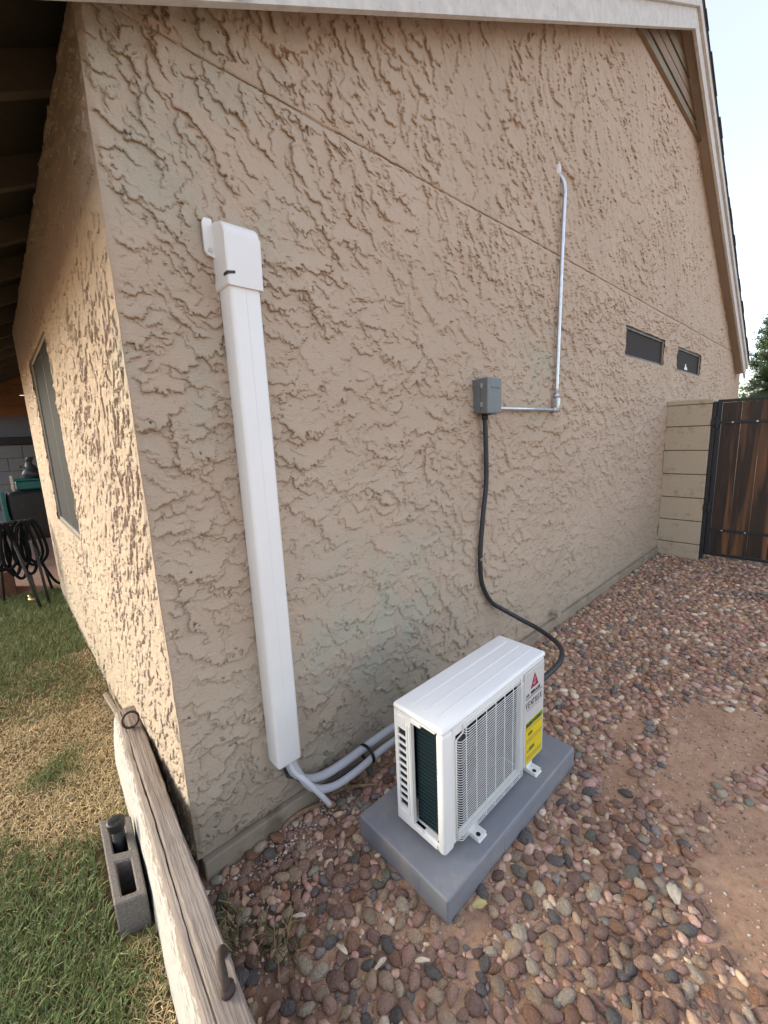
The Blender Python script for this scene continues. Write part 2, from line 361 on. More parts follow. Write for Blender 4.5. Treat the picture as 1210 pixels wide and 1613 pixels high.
# ================================================================== THE HOUSE
house = thing('house', 'tan stucco house with rough trowelled walls and white gable boards', 'house', (4.5, 4, 0))
def stucco_h(a, b, seed, phi, dens, sz=1.0, hs=1.0):
    """height of trowelled stucco on grid rows b, columns a (metres)"""
    A, B = np.meshgrid(a, b); H = (fbm(A * 3, B * 3, seed, 3) - .5) * .006
    J = (fbm(A * 55, B * 55, seed + 5, 3) - .5) * 2; J2 = (fbm(A * 150, B * 150, seed + 9, 2) - .5) * 2
    r = np.random.default_rng(seed); D = np.zeros_like(H)
    amin, amax, bmin, bmax = a[0], a[-1], b[0], b[-1]; area = (amax - amin) * (bmax - bmin)
    for layer, (dn, l0, l1, hh) in enumerate(((dens, .035, .13, .0105), (dens * 2.4, .012, .042, .0062))):
        n = int(area * dn)
        # log-ish crowding of small dabs towards the near end (far ones would be below a pixel)
        ca = r.uniform(amin, amax, n); cb = r.uniform(bmin, bmax, n)
        rough = fbm(ca * 2.6, cb * 2.6, seed + 31, 3); PH = phi(ca, cb) + r.normal(0, .62, n)
        for i in range(n):
            x, y = ca[i], cb[i]
            if layer and (rough[i] < .44 and r.random() < .7): continue
            L = sz * r.uniform(l0, l1) * (1.25 if not layer and rough[i] < .45 else 1); w = L * r.uniform(.5, 2.1)
            k = max(L, w) * 1.25
            i0, i1 = np.searchsorted(a, (x - k, x + k)); j0, j1 = np.searchsorted(b, (y - k, y + k))
            if i1 - i0 < 3 or j1 - j0 < 3: continue
            ph = PH[i]; cs, sn = math.cos(ph), math.sin(ph)
            da = A[j0:j1, i0:i1] - x; db = B[j0:j1, i0:i1] - y; u = da * cs + db * sn; v = db * cs - da * sn
            cell = .0008
            e = .42 * L - r.uniform(.2, .9) * v * v / w + J[j0:j1, i0:i1] * L * .42 + J2[j0:j1, i0:i1] * .005
            ins = np.clip((e - u) / cell, 0, 1); ra = np.clip((u + L) / (1.35 * L), 0, 1) ** 1.6
            sd_ = np.clip(1.15 - (v / w) ** 2, 0, 1) ** .6
            h = hh * hs * r.uniform(.45, 1.25) * min(max((rough[i] - .28) * 4.6, .78), 1.2) * ra * sd_ * ins
            W_ = D[j0:j1, i0:i1]; np.maximum(W_, h + .35 * W_, out=W_)
    return H + D + J2 * .0006
def overhang(A, B, H, a, b):
    """push the lip of each trowel edge outward so that it undercuts, return shifted in-plane coords"""
    gb, ga = np.gradient(H, b, a); g = np.hypot(ga, gb) + 1e-6
    Bl = H.copy()
    for ax in (0, 1): Bl = (np.roll(Bl, 1, ax) + np.roll(Bl, -1, ax) + Bl) / 3
    top = np.clip((H - Bl) * 3.0, -.0026, .0034) * np.clip(g / 1.0, 0, 1)
    top[0] = top[-1] = 0; top[:, 0] = top[:, -1] = 0
    return -ga / g * top, -gb / g * top
def crisp(o, lim):
    """flat shading on the steep little cliffs only, smooth elsewhere"""
    me = o.data; n = len(me.polygons); nr = np.empty(n * 3, np.float32); me.polygons.foreach_get('normal', nr); nr = nr.reshape(-1, 3)
    out = np.abs(nr[:, 1 if o.name.startswith('gable') else 0]); me.polygons.foreach_set('use_smooth', out > lim)
def march(x1, s0, g):
    r = [0.0]
    while r[-1] < x1: r.append(r[-1] + s0 * (1 + g * r[-1]))
    r[-1] = x1; return np.array(r)
def snap(arr, vals):
    for v in vals: arr[np.argmin(np.abs(arr - v))] = v
    return arr
ZST = .07; JZ = 2.44
WIN = [(3.62, 4.695, 1.968, 2.21), (5.18, 6.222, 1.962, 2.207)]
AX, AZ = 4.47, 4.585                                           # apex of the barge boards' lower edge (at y=-.1)
def ztop(x): return np.minimum(np.minimum(2.415 + .5 * x, 4.17), 4.70 - .58 * (x - 4.55))
a = snap(march(9.1, .0028, .95), [w for q in WIN for w in q[:2]])
b = snap(np.concatenate([np.arange(ZST, 2.5, .0032), np.arange(2.5, 4.18, .0046)]), [w for q in WIN for w in q[2:]])
def phi_g(x, z):
    t = np.clip((z - .9) / 1.5, 0, 1)
    return (-95 - 36 * t) * math.pi / 180 + (vnoise(x * 1.3, z * 1.3, 77) - .5) * 1.5
H = stucco_h(a, b, 11, phi_g, 420, .76, .86)
A, B = np.meshgrid(a, b)
edge = np.clip(A / .016, 0, 1); H = H * edge
jw = (B - JZ - (vnoise(A * 3, B * 0, 4) - .5) * .008); band = np.exp(-(jw / .022) ** 2)
H = H * (1 - .6 * band) + .0015 * band - (.006 + .006 * vnoise(A * 9, B * 0, 14)) * np.exp(-(jw / .0042) ** 2)
wob = (fbm(B * 18, B * 0, 2, 3) - .5) * .005 * (1 - edge)
H *= np.clip((4.15 - B) / .05, .1, 1); low = np.clip((B - ZST) / .03, 0, 1); H = H * (.3 + .7 * low)
ox, oz = overhang(A, B, H, a, b); ox *= (A > .02) * (A < 9.08)
for x0, x1, z0, z1 in WIN: k_ = (A > x0 - .02) & (A < x1 + .02) & (B > z0 - .02) & (B < z1 + .02); ox[k_] = 0; oz[k_] = 0
ZT = ztop(A); Bc = np.minimum(B + oz, ZT)
V = np.stack([A + ox - wob * (1 - edge), -H + .002 * (1 - edge), Bc], -1).reshape(-1, 3)
F = grid_faces(len(b), len(a))
keep = (B.reshape(-1)[F[:, 0]] < ZT.reshape(-1)[F[:, 0]]) | (B.reshape(-1)[F[:, 1]] < ZT.reshape(-1)[F[:, 1]])
fc = V[F].mean(1)
for x0, x1, z0, z1 in WIN: keep &= ~((fc[:, 0] > x0) & (fc[:, 0] < x1) & (fc[:, 2] > z0) & (fc[:, 2] < z1))
gw = obj('gable_wall', np_mesh(V, F[keep]), M['stucco'], house, True); crisp(gw, .72); gw['label'] = 'shaded tan gable wall of rough stucco'
WL = (1.51, 2.63, .905, 2.02); YE = 3.66
ay = snap(march(YE, .0030, .9), WL[:2]); bz = snap(np.arange(.03, 2.44, .0038), WL[2:])
HL = stucco_h(ay, bz, 23, lambda x, z: R(-115) + (vnoise(x * 1.3, z * 1.3, 78) - .5) * 1.6, 850, .42, .56)
A, B = np.meshgrid(ay, bz); edge = np.clip(A / .02, 0, 1); HL = HL * edge; wob = (fbm(B * 18, B * 0, 2, 3) - .5) * .005 * (1 - edge)
ox, oz = overhang(A, B, HL, ay, bz); k_ = (A < .02) | (A > YE - .02) | ((A > WL[0] - .02) & (A < WL[1] + .02) & (B > WL[2] - .02) & (B < WL[3] + .02)); ox[k_] = 0; oz[k_] = 0
V = np.stack([-HL - wob, A + ox, B + oz], -1).reshape(-1, 3); F = grid_faces(len(bz), len(ay))[:, ::-1]; fc = V[F].mean(1)
keep = ~((fc[:, 1] > WL[0]) & (fc[:, 1] < WL[1]) & (fc[:, 2] > WL[2]) & (fc[:, 2] < WL[3]))
sw = obj('side_wall', np_mesh(V, F[keep]), M['stucco'], house, True); crisp(sw, .72); sw['label'] = 'sunlit cream side wall of rough stucco'
boxes('wall_core', [(.04, 9.06, .09, .2, 0, 2.3), (.09, .2, .2, YE, 0, 2.3), (.0, 9.06, YE, YE + .12, 0, 2.42), (9.0, 9.1, .0, 10, 0, 2.3)], M['stucco'], house)
# footing ledge
bm = bmesh.new(); bm_box(bm, .012, 9.1, -.026, .09, -.08, ZST - .003, bev=.006); obj('footing', fin(bm), M['footing'], house)
box('footing', (-.008, .09, .1, YE, -.08, .06), M['footing'], house, bev=.004)
# windows
def window(wall, x0, x1, z0, z1, mf, ms, sticker=False):
    d = .035
    def bx(u0, u1, v0, v1, w0, w1): return (u0, u1, w0, w1, v0, v1) if wall == 'g' else (w0, w1, u0, u1, v0, v1)
    w = boxes('window', [bx(x0, x1, z0 - .012, z0, -.006, d), bx(x0, x1, z1, z1 + .01, .0, d), bx(x0 - .01, x0, z0, z1, .0, d), bx(x1, x1 + .01, z0, z1, .0, d)], M['stucco'], house)
    t = .022
    boxes('frame', [bx(x0, x1, z0, z0 + t, .008, d), bx(x0, x1, z1 - t, z1, .008, d), bx(x0, x0 + t, z0 + t, z1 - t, .008, d), bx(x1 - t, x1, z0 + t, z1 - t, .008, d)] +
          ([bx((x0 + x1) / 2 - .002, (x0 + x1) / 2 + .002, z0 + t, z1 - t, .0165, d)] if wall != 'g' else []), mf, w, bev=.002)
    boxes('screen', [bx(x0 + t, x1 - t, z0 + t, z1 - t, .018, .026)], ms, w)
    if sticker:
        bm = bmesh.new(); bm_prism(bm, [(x0 + .42, z0 + .04), (x0 + .56, z0 + .04), (x0 + .54, z0 + .07), (x0 + .5, z0 + .075), (x0 + .49, z0 + .105), (x0 + .455, z0 + .10), (x0 + .45, z0 + .07)], .0165, .0178, 'y')
        obj('sticker', fin(bm), M['white'], w)
    return w
window('g', *WIN[0], M['frame'], M['screen']); window('g', *WIN[1], M['frame'], M['screen'], True)
window('l', *WL, M['frame2'], M['screen2'])
# roof: decks, shingles, rafters, boards
roof = obj('roof', bpy.data.meshes.new('m'), M['shingle'], house)
EX = -.6; OY = -.1
def slope_prism(bm, x0, z0, x1, z1, t, y0, y1):
    bm_prism(bm, [(x0, z0), (x1, z1), (x1, z1 + t), (x0, z0 + t)], y0, y1, 'y')
NS, FS = .5013, .593
def zl(x): return AZ + NS * (x - AX)
def zr(x): return AZ - FS * (x - AX)
FX = 8.72
bm = bmesh.new()
slope_prism(bm, EX, zl(EX) + .225, AX, AZ + .225, .03, OY - .045, 12); slope_prism(bm, AX, AZ + .225, FX, zr(FX) + .225, .03, OY - .045, 12)
roof.data = fin(bm); roof.data.materials.append(M['shingle'])
for sgn in (0, 1):                                              # ragged shingle tab edge along the rake
    x0, x1 = (EX, AX) if sgn == 0 else (AX, FX); zz = zl if sgn == 0 else zr; x = x0
    bm = bmesh.new()
    while x < x1 - .02:
        w = min(random.uniform(.12, .2), x1 - x); pr = random.uniform(.0, .012)
        slope_prism(bm, x, zz(x) + .254 + random.uniform(0, .006), x + w - .004, zz(x + w - .004) + .254, .009, OY - .052 - pr, OY + .2); x += w
    obj('shingle_edge', fin(bm), M['shingle'], roof)
def deck(x0, x1, zz):                                           # roof sheathing, seen from below as boards
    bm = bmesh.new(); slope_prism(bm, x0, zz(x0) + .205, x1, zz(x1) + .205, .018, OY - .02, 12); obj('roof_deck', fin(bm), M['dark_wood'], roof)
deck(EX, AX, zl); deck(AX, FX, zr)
for x0, x1, zz in ((EX - .01, AX - .0015, zl), (AX + .0015, FX + .01, zr)):
    bm = bmesh.new(); slope_prism(bm, x0, zz(x0), x1, zz(x1), .14, OY - .022, OY); o = obj('barge_board', fin(bm), M['white_wood'], roof)
    bm = bmesh.new(); slope_prism(bm, x0, zz(x0) + .142, x1, zz(x1) + .142, .078, OY - .043, OY); obj('trim_board', fin(bm), M['white_wood'], roof)
    # soffit strip tucked behind the barge board
    bm = bmesh.new(); slope_prism(bm, max(x0, .0), zz(max(x0, .0)) + .085, x1, zz(x1) + .085, .02, OY + .001, .04); obj('soffit_board', fin(bm), M['soffit_lt'], roof)
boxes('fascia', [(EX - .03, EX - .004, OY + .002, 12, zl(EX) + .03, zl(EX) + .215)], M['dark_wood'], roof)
ym = .40
while ym < 11:
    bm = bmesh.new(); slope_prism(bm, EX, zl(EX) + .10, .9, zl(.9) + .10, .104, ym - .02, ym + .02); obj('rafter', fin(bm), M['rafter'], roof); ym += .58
# gable peak vent of horizontal louvre boards
vent = boxes('gable_vent', [(3.5, 5.95, .05, .07, 4.12, 4.62)], M['black'], house)
for k in range(6):
    z = 4.165 + k * .098
    xl = AX + (z + .03 - AZ - .12) / NS; xr = AX - (z + .03 - AZ - .12) / FS
    bm = bmesh.new()
    q = .004 * (k % 2); bm_prism(bm, [(-.014 - q, z), (-.004 - q, z), (-.004 - q, z + .078), (-.014 - q, z + .078)], xl, xr, 'x'); obj('louver_board', fin(bm), M['soffit_wood' if k % 3 else 'soffit_g'], vent)
box('vent_sill', (3.50, 5.92, -.03, .05, 4.150, 4.160), M['soffit_wood'], vent)
# painted pipe stub low on the wall
st = obj('pipe_stub', bpy.data.meshes.new('m'), M['stucco'], house); bm = bmesh.new()
bm_tube(bm, [(2.46, .01, .13), (2.46, -.05, .128)], .022, 12); bm_tube(bm, [(2.46, -.05, .128), (2.46, -.062, .127)], .029, 12); st.data = fin(bm); st.data.materials.append(M['stucco'])

# flood lamp under the barge board
fl = thing('flood_lamp', 'small dark outdoor lamp under the white gable board', 'lamp', (.345, -.15, 2.53))
tube('lamp_arm', [(.345, -.122, 2.60), (.345, -.15, 2.585)], .012, M['iron'], fl, raw=True)
bm = bmesh.new(); bm_tube(bm, [(.345, -.15, 2.60), (.345, -.152, 2.575), (.35, -.158, 2.545), (.352, -.162, 2.525), (.353, -.163, 2.52)], [.012, .022, .024, .02, .008], 14)
obj('lamp_head', fin(bm), M['iron'], fl, True)

# ================================================================== WALL FITTINGS
lc = thing('line_set_cover', 'tall white plastic duct fixed upright on the shaded stucco wall', 'duct', (.315, -.04, .28))
bm = bmesh.new(); bm_box(bm, .268, .362, -.086, -.004, .282, 1.862, bev=.012, seg=3)
for v in bm.verts:
    if v.co.z < .4: v.co.z += (-.05 - v.co.y) * .0
duct = obj('cover', fin(bm), M['white_pl'], lc, True)
boxes('center_seam', [(.3138, .3152, -.0866, -.0858, .30, 1.85)], M['white_cap'], duct)
bm = bmesh.new(); prof = [(-.002, 1.842), (-.093, 1.842), (-.093, 1.975)]
for k in range(1, 9):
    t = k / 8 * math.pi / 2; prof.append((-.093 + .045 * (1 - math.cos(t)), 1.975 + .04 * math.sin(t)))
prof += [(-.002, 2.018)]
bm_prism(bm, prof, .262, .369, 'x'); bmesh.ops.bevel(bm, geom=[e for e in bm.edges if abs(e.verts[0].co.x - e.verts[1].co.x) < 1e-5 and e.verts[0].co.y < -.01], offset=.007, segments=3, affect='EDGES', profile=.5)
capo = obj('end_cap', fin(bm), M['white_cap'], lc, False)
bm = bmesh.new(); bm_prism(bm, [(.236, 1.945), (.243, 1.934), (.263, 1.93), (.263, 2.03), (.243, 2.03), (.236, 2.02)], -.020, -.012, 'y'); obj('mounting_flange', fin(bm), M['white_cap'], capo)
bm = bmesh.new(); bm_tube(bm, [(.250, -.0195, 1.948), (.250, -.0235, 1.948)], .006, 10); obj('screw', fin(bm), M['galv'], lc)
bm = bmesh.new(); bm_prism(bm, [(.2605, 1.868), (.284, 1.873), (.284, 1.880), (.2605, 1.876)], -.0945, -.07, 'y'); obj('slot', fin(bm), M['black'], capo)

hb = thing('refrigerant_lines', 'two grey insulated pipes curving from the white duct to the outdoor unit', 'pipes', (.5, -.06, .05))
tube('insulated_pipe', [(.325, -.045, .34), (.333, -.047, .24), (.37, -.052, .168), (.45, -.055, .128), (.56, -.058, .122), (.70, -.065, .135), (.82, -.09, .16), (.93, -.15, .20), (1.02, -.25, .23), (1.06, -.39, .24)], .0168, M['hose'], hb, 12)
tube('insulated_pipe', [(.332, -.05, .34), (.345, -.06, .235), (.39, -.085, .14), (.47, -.10, .098), (.58, -.105, .095), (.72, -.115, .12), (.84, -.14, .14), (.95, -.20, .16), (1.03, -.29, .18), (1.06, -.39, .18)], .0145, M['hose'], hb, 12)
tube('signal_cable', [(.31, -.03, .33), (.318, -.04, .215), (.335, -.055, .20), (.42, -.075, .115), (.60, -.085, .098), (.74, -.1, .10), (.84, -.15, .14), (.90, -.25, .20), (.95, -.39, .25)], .006, M['rubber'], hb, 8)
bm = bmesh.new()
for q in (.0, .007):
    pts = [Vector((.655 + q, -.083 + math.cos(t) * .045, .117 + math.sin(t) * .034)) for t in np.linspace(0, 2 * math.pi, 20)]; bm_tube(bm, pts, .0035, 6)
obj('cable_tie', fin(bm), M['black'], hb, True)
dp = thing('drain_pipe', 'short white drain pipe poking out below the white duct', 'pipe', (.45, -.12, .03))
bm = bmesh.new(); pts = spline([(.32, -.05, .32), (.335, -.062, .235), (.372, -.085, .175), (.41, -.102, .11), (.448, -.108, .040)], 8); bm_tube(bm, pts, .0105, 12)
obj('pipe', fin(bm), M['pvc'], dp, True)
d = (pts[-1] - pts[-2]).normalized(); bm = bmesh.new(); bm_tube(bm, [pts[-1] + d * .0003, pts[-1] + d * .0006], .0078, 12); obj('pipe_mouth', fin(bm), M['shade_black'], dp)

db = thing('disconnect_box', 'small grey electrical disconnect box on the stucco wall', 'electrical box', (1.58, -.05, 1.497))
x0, x1, z0, z1 = 1.520, 1.640, 1.500, 1.664
box('housing', (x0, x1, -.052, -.002, z0, z1), M['box'], db, bev=.003)
box('cover', (x0 - .003, x1 + .003, -.095, -.0535, z0 - .003, z1 + .004), M['box'], db, bev=.004)
box('cover_lip', (x0 + .045, x1 - .03, -.089, -.06, z0 - .010, z0 - .0035), M['box'], db, bev=.002)
for z in (1.53, 1.62): box('latch', (x0 - .0075, x0 - .0035, -.068, -.056, z, z + .022), M['alu'], db, bev=.001)
bm = bmesh.new(); bm_tube(bm, [(1.55, -.0962, 1.622), (1.61, -.0962, 1.622)], .0014, 6); bm_tube(bm, [(1.61, -.0962, 1.622), (1.617, -.0962, 1.614)], .0014, 6); obj('embossed_line', fin(bm), M['box'], db)
tube('bottom_connector', [(1.585, -.035, 1.50), (1.585, -.035, 1.468)], .017, M['rubber'], db, 12, raw=True)
cd = thing('metal_conduit', 'galvanized conduit from the grey box up to a bend in the wall', 'conduit', (2.37, -.03, 1.5))
tube('horizontal_run', [(1.645, -.032, 1.527), (2.34, -.034, 1.524)], .0105, M['galv'], cd, 12, raw=True)
bm = bmesh.new(); bm_box(bm, 2.352, 2.392, -.055, -.004, 1.508, 1.60, bev=.008, seg=2); obj('elbow_fitting', fin(bm), M['alu'], cd, True)
bm = bmesh.new(); bm_tube(bm, [(2.33, -.034, 1.524), (2.355, -.034, 1.524)], .017, 12); obj('compression_nut', fin(bm), M['alu'], cd, True); bm = bmesh.new(); bm_tube(bm, [(2.375, -.032, 1.595), (2.375, -.032, 1.63)], .017, 12); obj('compression_nut', fin(bm), M['alu'], cd, True)
tube('vertical_run', [(2.375, -.032, 1.61), (2.385, -.032, 2.0), (2.395, -.032, 2.4), (2.402, -.034, 2.72), (2.403, -.034, 2.77), (2.400, -.028, 2.82), (2.392, -.012, 2.855), (2.38, .015, 2.875)], .0115, M['galv'], cd, 12)
bm = bmesh.new(); bmesh.ops.create_icosphere(bm, subdivisions=3, radius=1)
for v in bm.verts: v.co = Vector((2.372 + v.co.x * .020, -.005 + v.co.y * .012, 2.888 + v.co.z * .032)) + v.co * .004 * math.sin(v.co.x * 9 + v.co.z * 7)
obj('sealant', fin(bm), M['white'], cd, True)
tag(tube('flexible_conduit', [(1.585, -.035, 1.475), (1.592, -.035, 1.38), (1.598, -.034, 1.15), (1.575, -.033, 1.0), (1.553, -.032, .84), (1.545, -.032, .70), (1.567, -.032, .58), (1.65, -.034, .46), (1.74, -.06, .39), (1.80, -.13, .335), (1.81, -.25, .30), (1.74, -.39, .285), (1.60, -.46, .29), (1.42, -.48, .30), (1.25, -.48, .31), (1.165, -.48, .32)], .0128, M['rubber'], None, 12), 'black flexible conduit hanging from the grey box and looping to the unit', 'conduit')
box('clamp', (1.535, 1.557, -.047, -.018, .73, .742), M['alu'], bpy.data.objects['flexible_conduit'], bev=.002)

# ================================================================== OUTDOOR UNIT ON ITS PAD
pz = .09
bm = bmesh.new(); P0 = (.470, 1.315, -.658, -.258)
bm_box(bm, P0[0], P0[1], P0[2], P0[3], -.02, pz, bev=.007, seg=3)
bm_box(bm, P0[0] + .30, P0[0] + .62, P0[2] - .0012, P0[2] + .01, -.01, pz - .012, bev=.002)   # shallow raised panels on the rim
bm_box(bm, P0[0] - .0012, P0[0] + .01, P0[2] + .11, P0[2] + .27, -.01, pz - .012, bev=.002)
tag(obj('equipment_pad', fin(bm), M['pad'], None, True), 'dark grey plastic pad under the white outdoor unit', 'equipment pad')
for p in bpy.data.objects['equipment_pad'].data.polygons: p.use_smooth = False
ac = thing('outdoor_air_conditioner', 'white outdoor heat pump unit standing on the grey pad', 'air conditioner', (.86, -.485, pz))
X0, X1, Y0, Y1, Z0, Z1 = .547, 1.173, -.585, -.382, .115, .557
# base pan, compressor compartment, back
box('base_pan', (X0 + .004, X1 - .004, Y0 + .006, Y1 - .004, Z0, Z0 + .028), M['unit'], ac, bev=.004)
box('compressor_housing', (1.004, X1, Y0, Y1, Z0 + .012, Z1 - .022), M['unit'], ac, bev=.008, seg=3, smooth=False)
box('back_panel', (X0 + .06, 1.003, Y1 - .012, Y1, Z0 + .028, Z1 - .024), M['coil'], ac, bev=.001)
# lid
bm = bmesh.new(); bm_box(bm, X0 - .004, X1 + .004, Y0 - .004, Y1 + .003, Z1 - .022, Z1, bev=.010, seg=3)
lid = obj('lid', fin(bm), M['unit_lid'], ac, True)
for y in (-.435, -.487, -.535):
    box('lid_ridge', (X0 + .03, X1 - .03, y - .0045, y + .0045, Z1 - .003, Z1 + .0009), M['unit_lid'], lid, bev=.0008)
# front frame round the fan opening
fr = boxes('front_panel', [(.596, 1.003, Y0, Y0 + .012, .505, Z1 - .0225), (.596, 1.003, Y0, Y0 + .012, Z0 + .012, .138), (.985, 1.003, Y0, Y0 + .012, .1385, .5045), (.596, .6105, Y0 + .001, Y0 + .012, .1385, .5045)], M['unit'], ac, bev=.001)
bm = bmesh.new(); bm_box(bm, X0, .6, Y0 - .002, Y0 + .030, Z0 - .004, Z1 - .0225, bev=.013, seg=4); post = obj('corner_post', fin(bm), M['unit'], ac, True)
for z in (.40, .41, .155): 
    bm = bmesh.new(); bm_tube(bm, [(X0 - .0006, Y0 + .024, z), (X0 + .004, Y0 + .024, z)], .0022, 8); obj('screw', fin(bm), M['ink2'], post)
# near-black liners paint the shade behind the grille; fan inside
boxes('fan_chamber', [(.600, 1.0, -.505, -.50, .146, .53), (.600, 1.0, -.572, -.5055, .1435, .1445), (.994, 1.0, -.572, -.5055, .1525, .53), (.600, .604, -.555, -.5055, .1525, .53)], M['shade_black'], ac)
fan = thing; bm = bmesh.new(); fcx, fcz = .80, .33
for k in range(3):
    a0 = k * 2.0944
    for i in range(8):
        t0, t1 = a0 + i * .16, a0 + (i + 1) * .16
        q = [bm.verts.new((fcx + r_ * math.cos(t), -.545 + d_, fcz + r_ * math.sin(t))) for r_, t, d_ in ((.035, t0, .0 + i * .0018), (.16, t0, i * .0018), (.16, t1, (i + 1) * .0018), (.035, t1, (i + 1) * .0018))]
        bm.faces.new(q)
bmesh.ops.remove_doubles(bm, verts=bm.verts, dist=1e-5); bm_tube(bm, [(fcx, -.54, fcz), (fcx, -.558, fcz)], .036, 20)
obj('fan', fin(bm), M['fan'], ac)
# wire grille standing proud of the front, bent back at the left
bm = bmesh.new(); gx0, gx1, gz0, gz1, gy = .612, .987, .133, .523, -.604; n = 45
for i in range(n):
    z = gz0 + .006 + (gz1 - gz0 - .012) * i / (n - 1)
    xs = gx0 if z < gz1 - .03 else gx0 + .035
    bm_tube(bm, [(xs - .0045, gy + .017, z), (xs - .003, gy + .007, z), (xs + .004, gy, z), (gx1 - .003, gy, z), (gx1, gy + .004, z), (gx1 + .001, gy + .017, z)], .00115, 5)
grille = obj('grille', fin(bm), M['unit'], ac, True)
for i in range(7):
    x = gx0 + .03 + i * .0545; tube('grille_rod', [(x, gy + .017, gz1 + .004), (x, gy + .0025, gz1 + .002), (x, gy + .0030, gz1 - .004), (x, gy + .0030, gz0 + .002), (x, gy + .016, gz0 - .002)], .0015, M['unit'], grille, 6, raw=True)
tube('grille_rim', [(gx0 - .004, gy + .016, gz0), (gx0 - .004, gy + .016, gz1 - .03), (gx0 + .03, gy + .016, gz1 - .022), (gx0 + .034, gy + .016, gz1 + .004), (gx1, gy + .016, gz1 + .004), (gx1, gy + .016, gz0 - .003), (gx0 - .004, gy + .016, gz0)], .0025, M['unit'], grille, 6, raw=True)
# left end: louvred panel and coil opening
sp = boxes('side_panel', [(X0, X0 + .014, -.397, Y1, Z0 + .004, Z1 - .0225), (X0, X0 + .014, -.456, -.432, Z0 + .004, Z1 - .0225),
                          (X0, X0 + .014, -.4318, -.3972, .474, Z1 - .0225), (X0, X0 + .014, -.4318, -.3972, Z0 + .004, .182)], M['unit'], ac)
for i in range(12):
    z = .1815 + i * (.4745 - .1815 - .006) / 11
    if 0 < i < 11:
        Mx = Matrix.Translation((X0 + .0025, -.4145, z + .003))
        box('louver', (-.0024, .0024, -.0172, .0172, -.0044, .0044), M['unit'], sp, bev=.001, M=Mx)
box('slot_shade', (X0 + .0065, X0 + .009, -.432, -.395, .17, .48), M['shade_black'], ac, bev=0)  # black sheet close behind the louvers paints the shade in the slots
boxes('panel_rib', [(X0 - .0035, X0 + .002, -.4535, -.4475, .165, .50), (X0 - .0035, X0 + .002, -.4415, -.4355, .165, .50)], M['unit'], sp, bev=.0015)
for q in ((.488, .520), (.135, .165)): boxes('embossed_panel', [(X0 - .0025, X0 + .002, -.430, -.391, *q)], M['unit'], sp, bev=.0015)
co = box('coil', (X0 + .026, X0 + .05, -.556, -.4565, Z0 + .02, Z1 - .0235), M['coil'], ac, bev=0)
bm = bmesh.new()
for i in range(27):
    z = .152 + i * .0148; Mx = Matrix.Translation((X0 + .0245, -.5065, z)) @ Matrix.Rotation(R(-4), 4, 'X'); bm_box(bm, -.0016, .0016, -.049, .049, -.0022, .0022, M=Mx)
obj('coil_fins', fin(bm), M['fin'], co)
for q in ([(X0, X0 + .02, -.5555, -.456, .528, Z1 - .0225), (X0 - .001, X0 + .02, -.497, -.4565, .517, .5295)], [(X0, X0 + .02, -.5555, -.456, Z0 + .004, .133), (X0 - .001, X0 + .02, -.4975, -.4565, .1315, .143)]): boxes('coil_surround', q, M['unit'], ac, bev=.0015)
# front plate with the marks
pl = box('service_plate', (1.012, 1.163, Y0 - .006, Y0 - .0005, .134, .5295), M['plate'], ac, bev=.004, seg=2)
py = Y0 - .0066
bm = bmesh.new()
for q in ([(1.084, .508), (1.056, .452), (1.068, .452), (1.0865, .492)], [(1.088, .505), (1.115, .452), (1.090, .452), (1.094, .470), (1.091, .486)], [(1.072, .452), (1.0875, .452), (1.0895, .463), (1.076, .463)], [(1.080, .468), (1.090, .468), (1.0885, .484)]): bm_prism(bm, q, py - .0004, py + .001, 'y')
obj('logo', fin(bm), M['red'], pl)
text('lettering', 'AIR', .0165, (1.022, py, .428), M['ink2'], pl, 1.0, .0004); text('lettering', 'MIRAGE', .0185, (1.058, py, .428), M['ink'], pl, 1.08, .0006)
boxes('underline', [(1.021, 1.148, py - .0004, py, .4195, .4225)], M['ink2'], pl)
for i, ch in enumerate('VENTREX'): text('lettering', ch, .036, (1.021 + i * .0178, py, .380), M['ink'], pl, .62, .0006)
boxes('underline', [(1.034 + i * .0155, 1.040 + i * .0155, py - .0004, py, .369, .373) for i in range(6)], M['ink2'], pl)
yl = box('energy_label', (1.024, 1.152, py - .0008, py + .0008, .142, .322), M['yellow'], pl, bev=0)
boxes('label_band', [(1.0245, 1.1515, py - .0012, py - .00085, .300, .321)], M['greenink'], yl)
text('lettering', 'ENERGYGUIDE', .0185, (1.0255, py - .0013, .302), M['ink'], yl, .9, .0009)
text('lettering', 'SEER', .017, (1.04, py - .001, .262), M['ink'], yl, 1.0, .0005)
boxes('label_lines', [(1.03, 1.146, py - .0011, py - .00082, z, z + .0016) for z in (.292, .286, .246, .240, .232, .170, .164, .156)] + [(1.05, 1.09, py - .0011, py - .00082, .192, .206), (1.034, 1.046, py - .0011, py - .00082, .192, .198)], M['ink2'], yl)
# feet
for x in (.70, 1.075):
    for sgn, y in ((-1, Y0), (1, Y1)):
        bm = bmesh.new(); ya, yb = sorted((y + sgn * .038, y - sgn * .03))
        bm_box(bm, x - .022, x + .022, ya, yb, pz + .0005, pz + .0065, bev=.002); bm_box(bm, x - .022, x + .022, *sorted((y - sgn * .004, y - sgn * .03)), pz + .0065, Z0 + .004, bev=.001)
        bm_box(bm, x - .022, x - .017, *sorted((y + sgn * .034, y - sgn * .003)), pz + .0065, pz + .016, bev=.001); bm_box(bm, x + .017, x + .022, *sorted((y + sgn * .034, y - sgn * .003)), pz + .0065, pz + .016, bev=.001)
        ft = obj('foot', fin(bm), M['unit'], ac)
        bm = bmesh.new(); bm_tube(bm, [(x, y + sgn * .018, pz + .0066), (x, y + sgn * .018, pz + .0072)], .008, 14); obj('bolt_hole', fin(bm), M['shade_black'], ft)

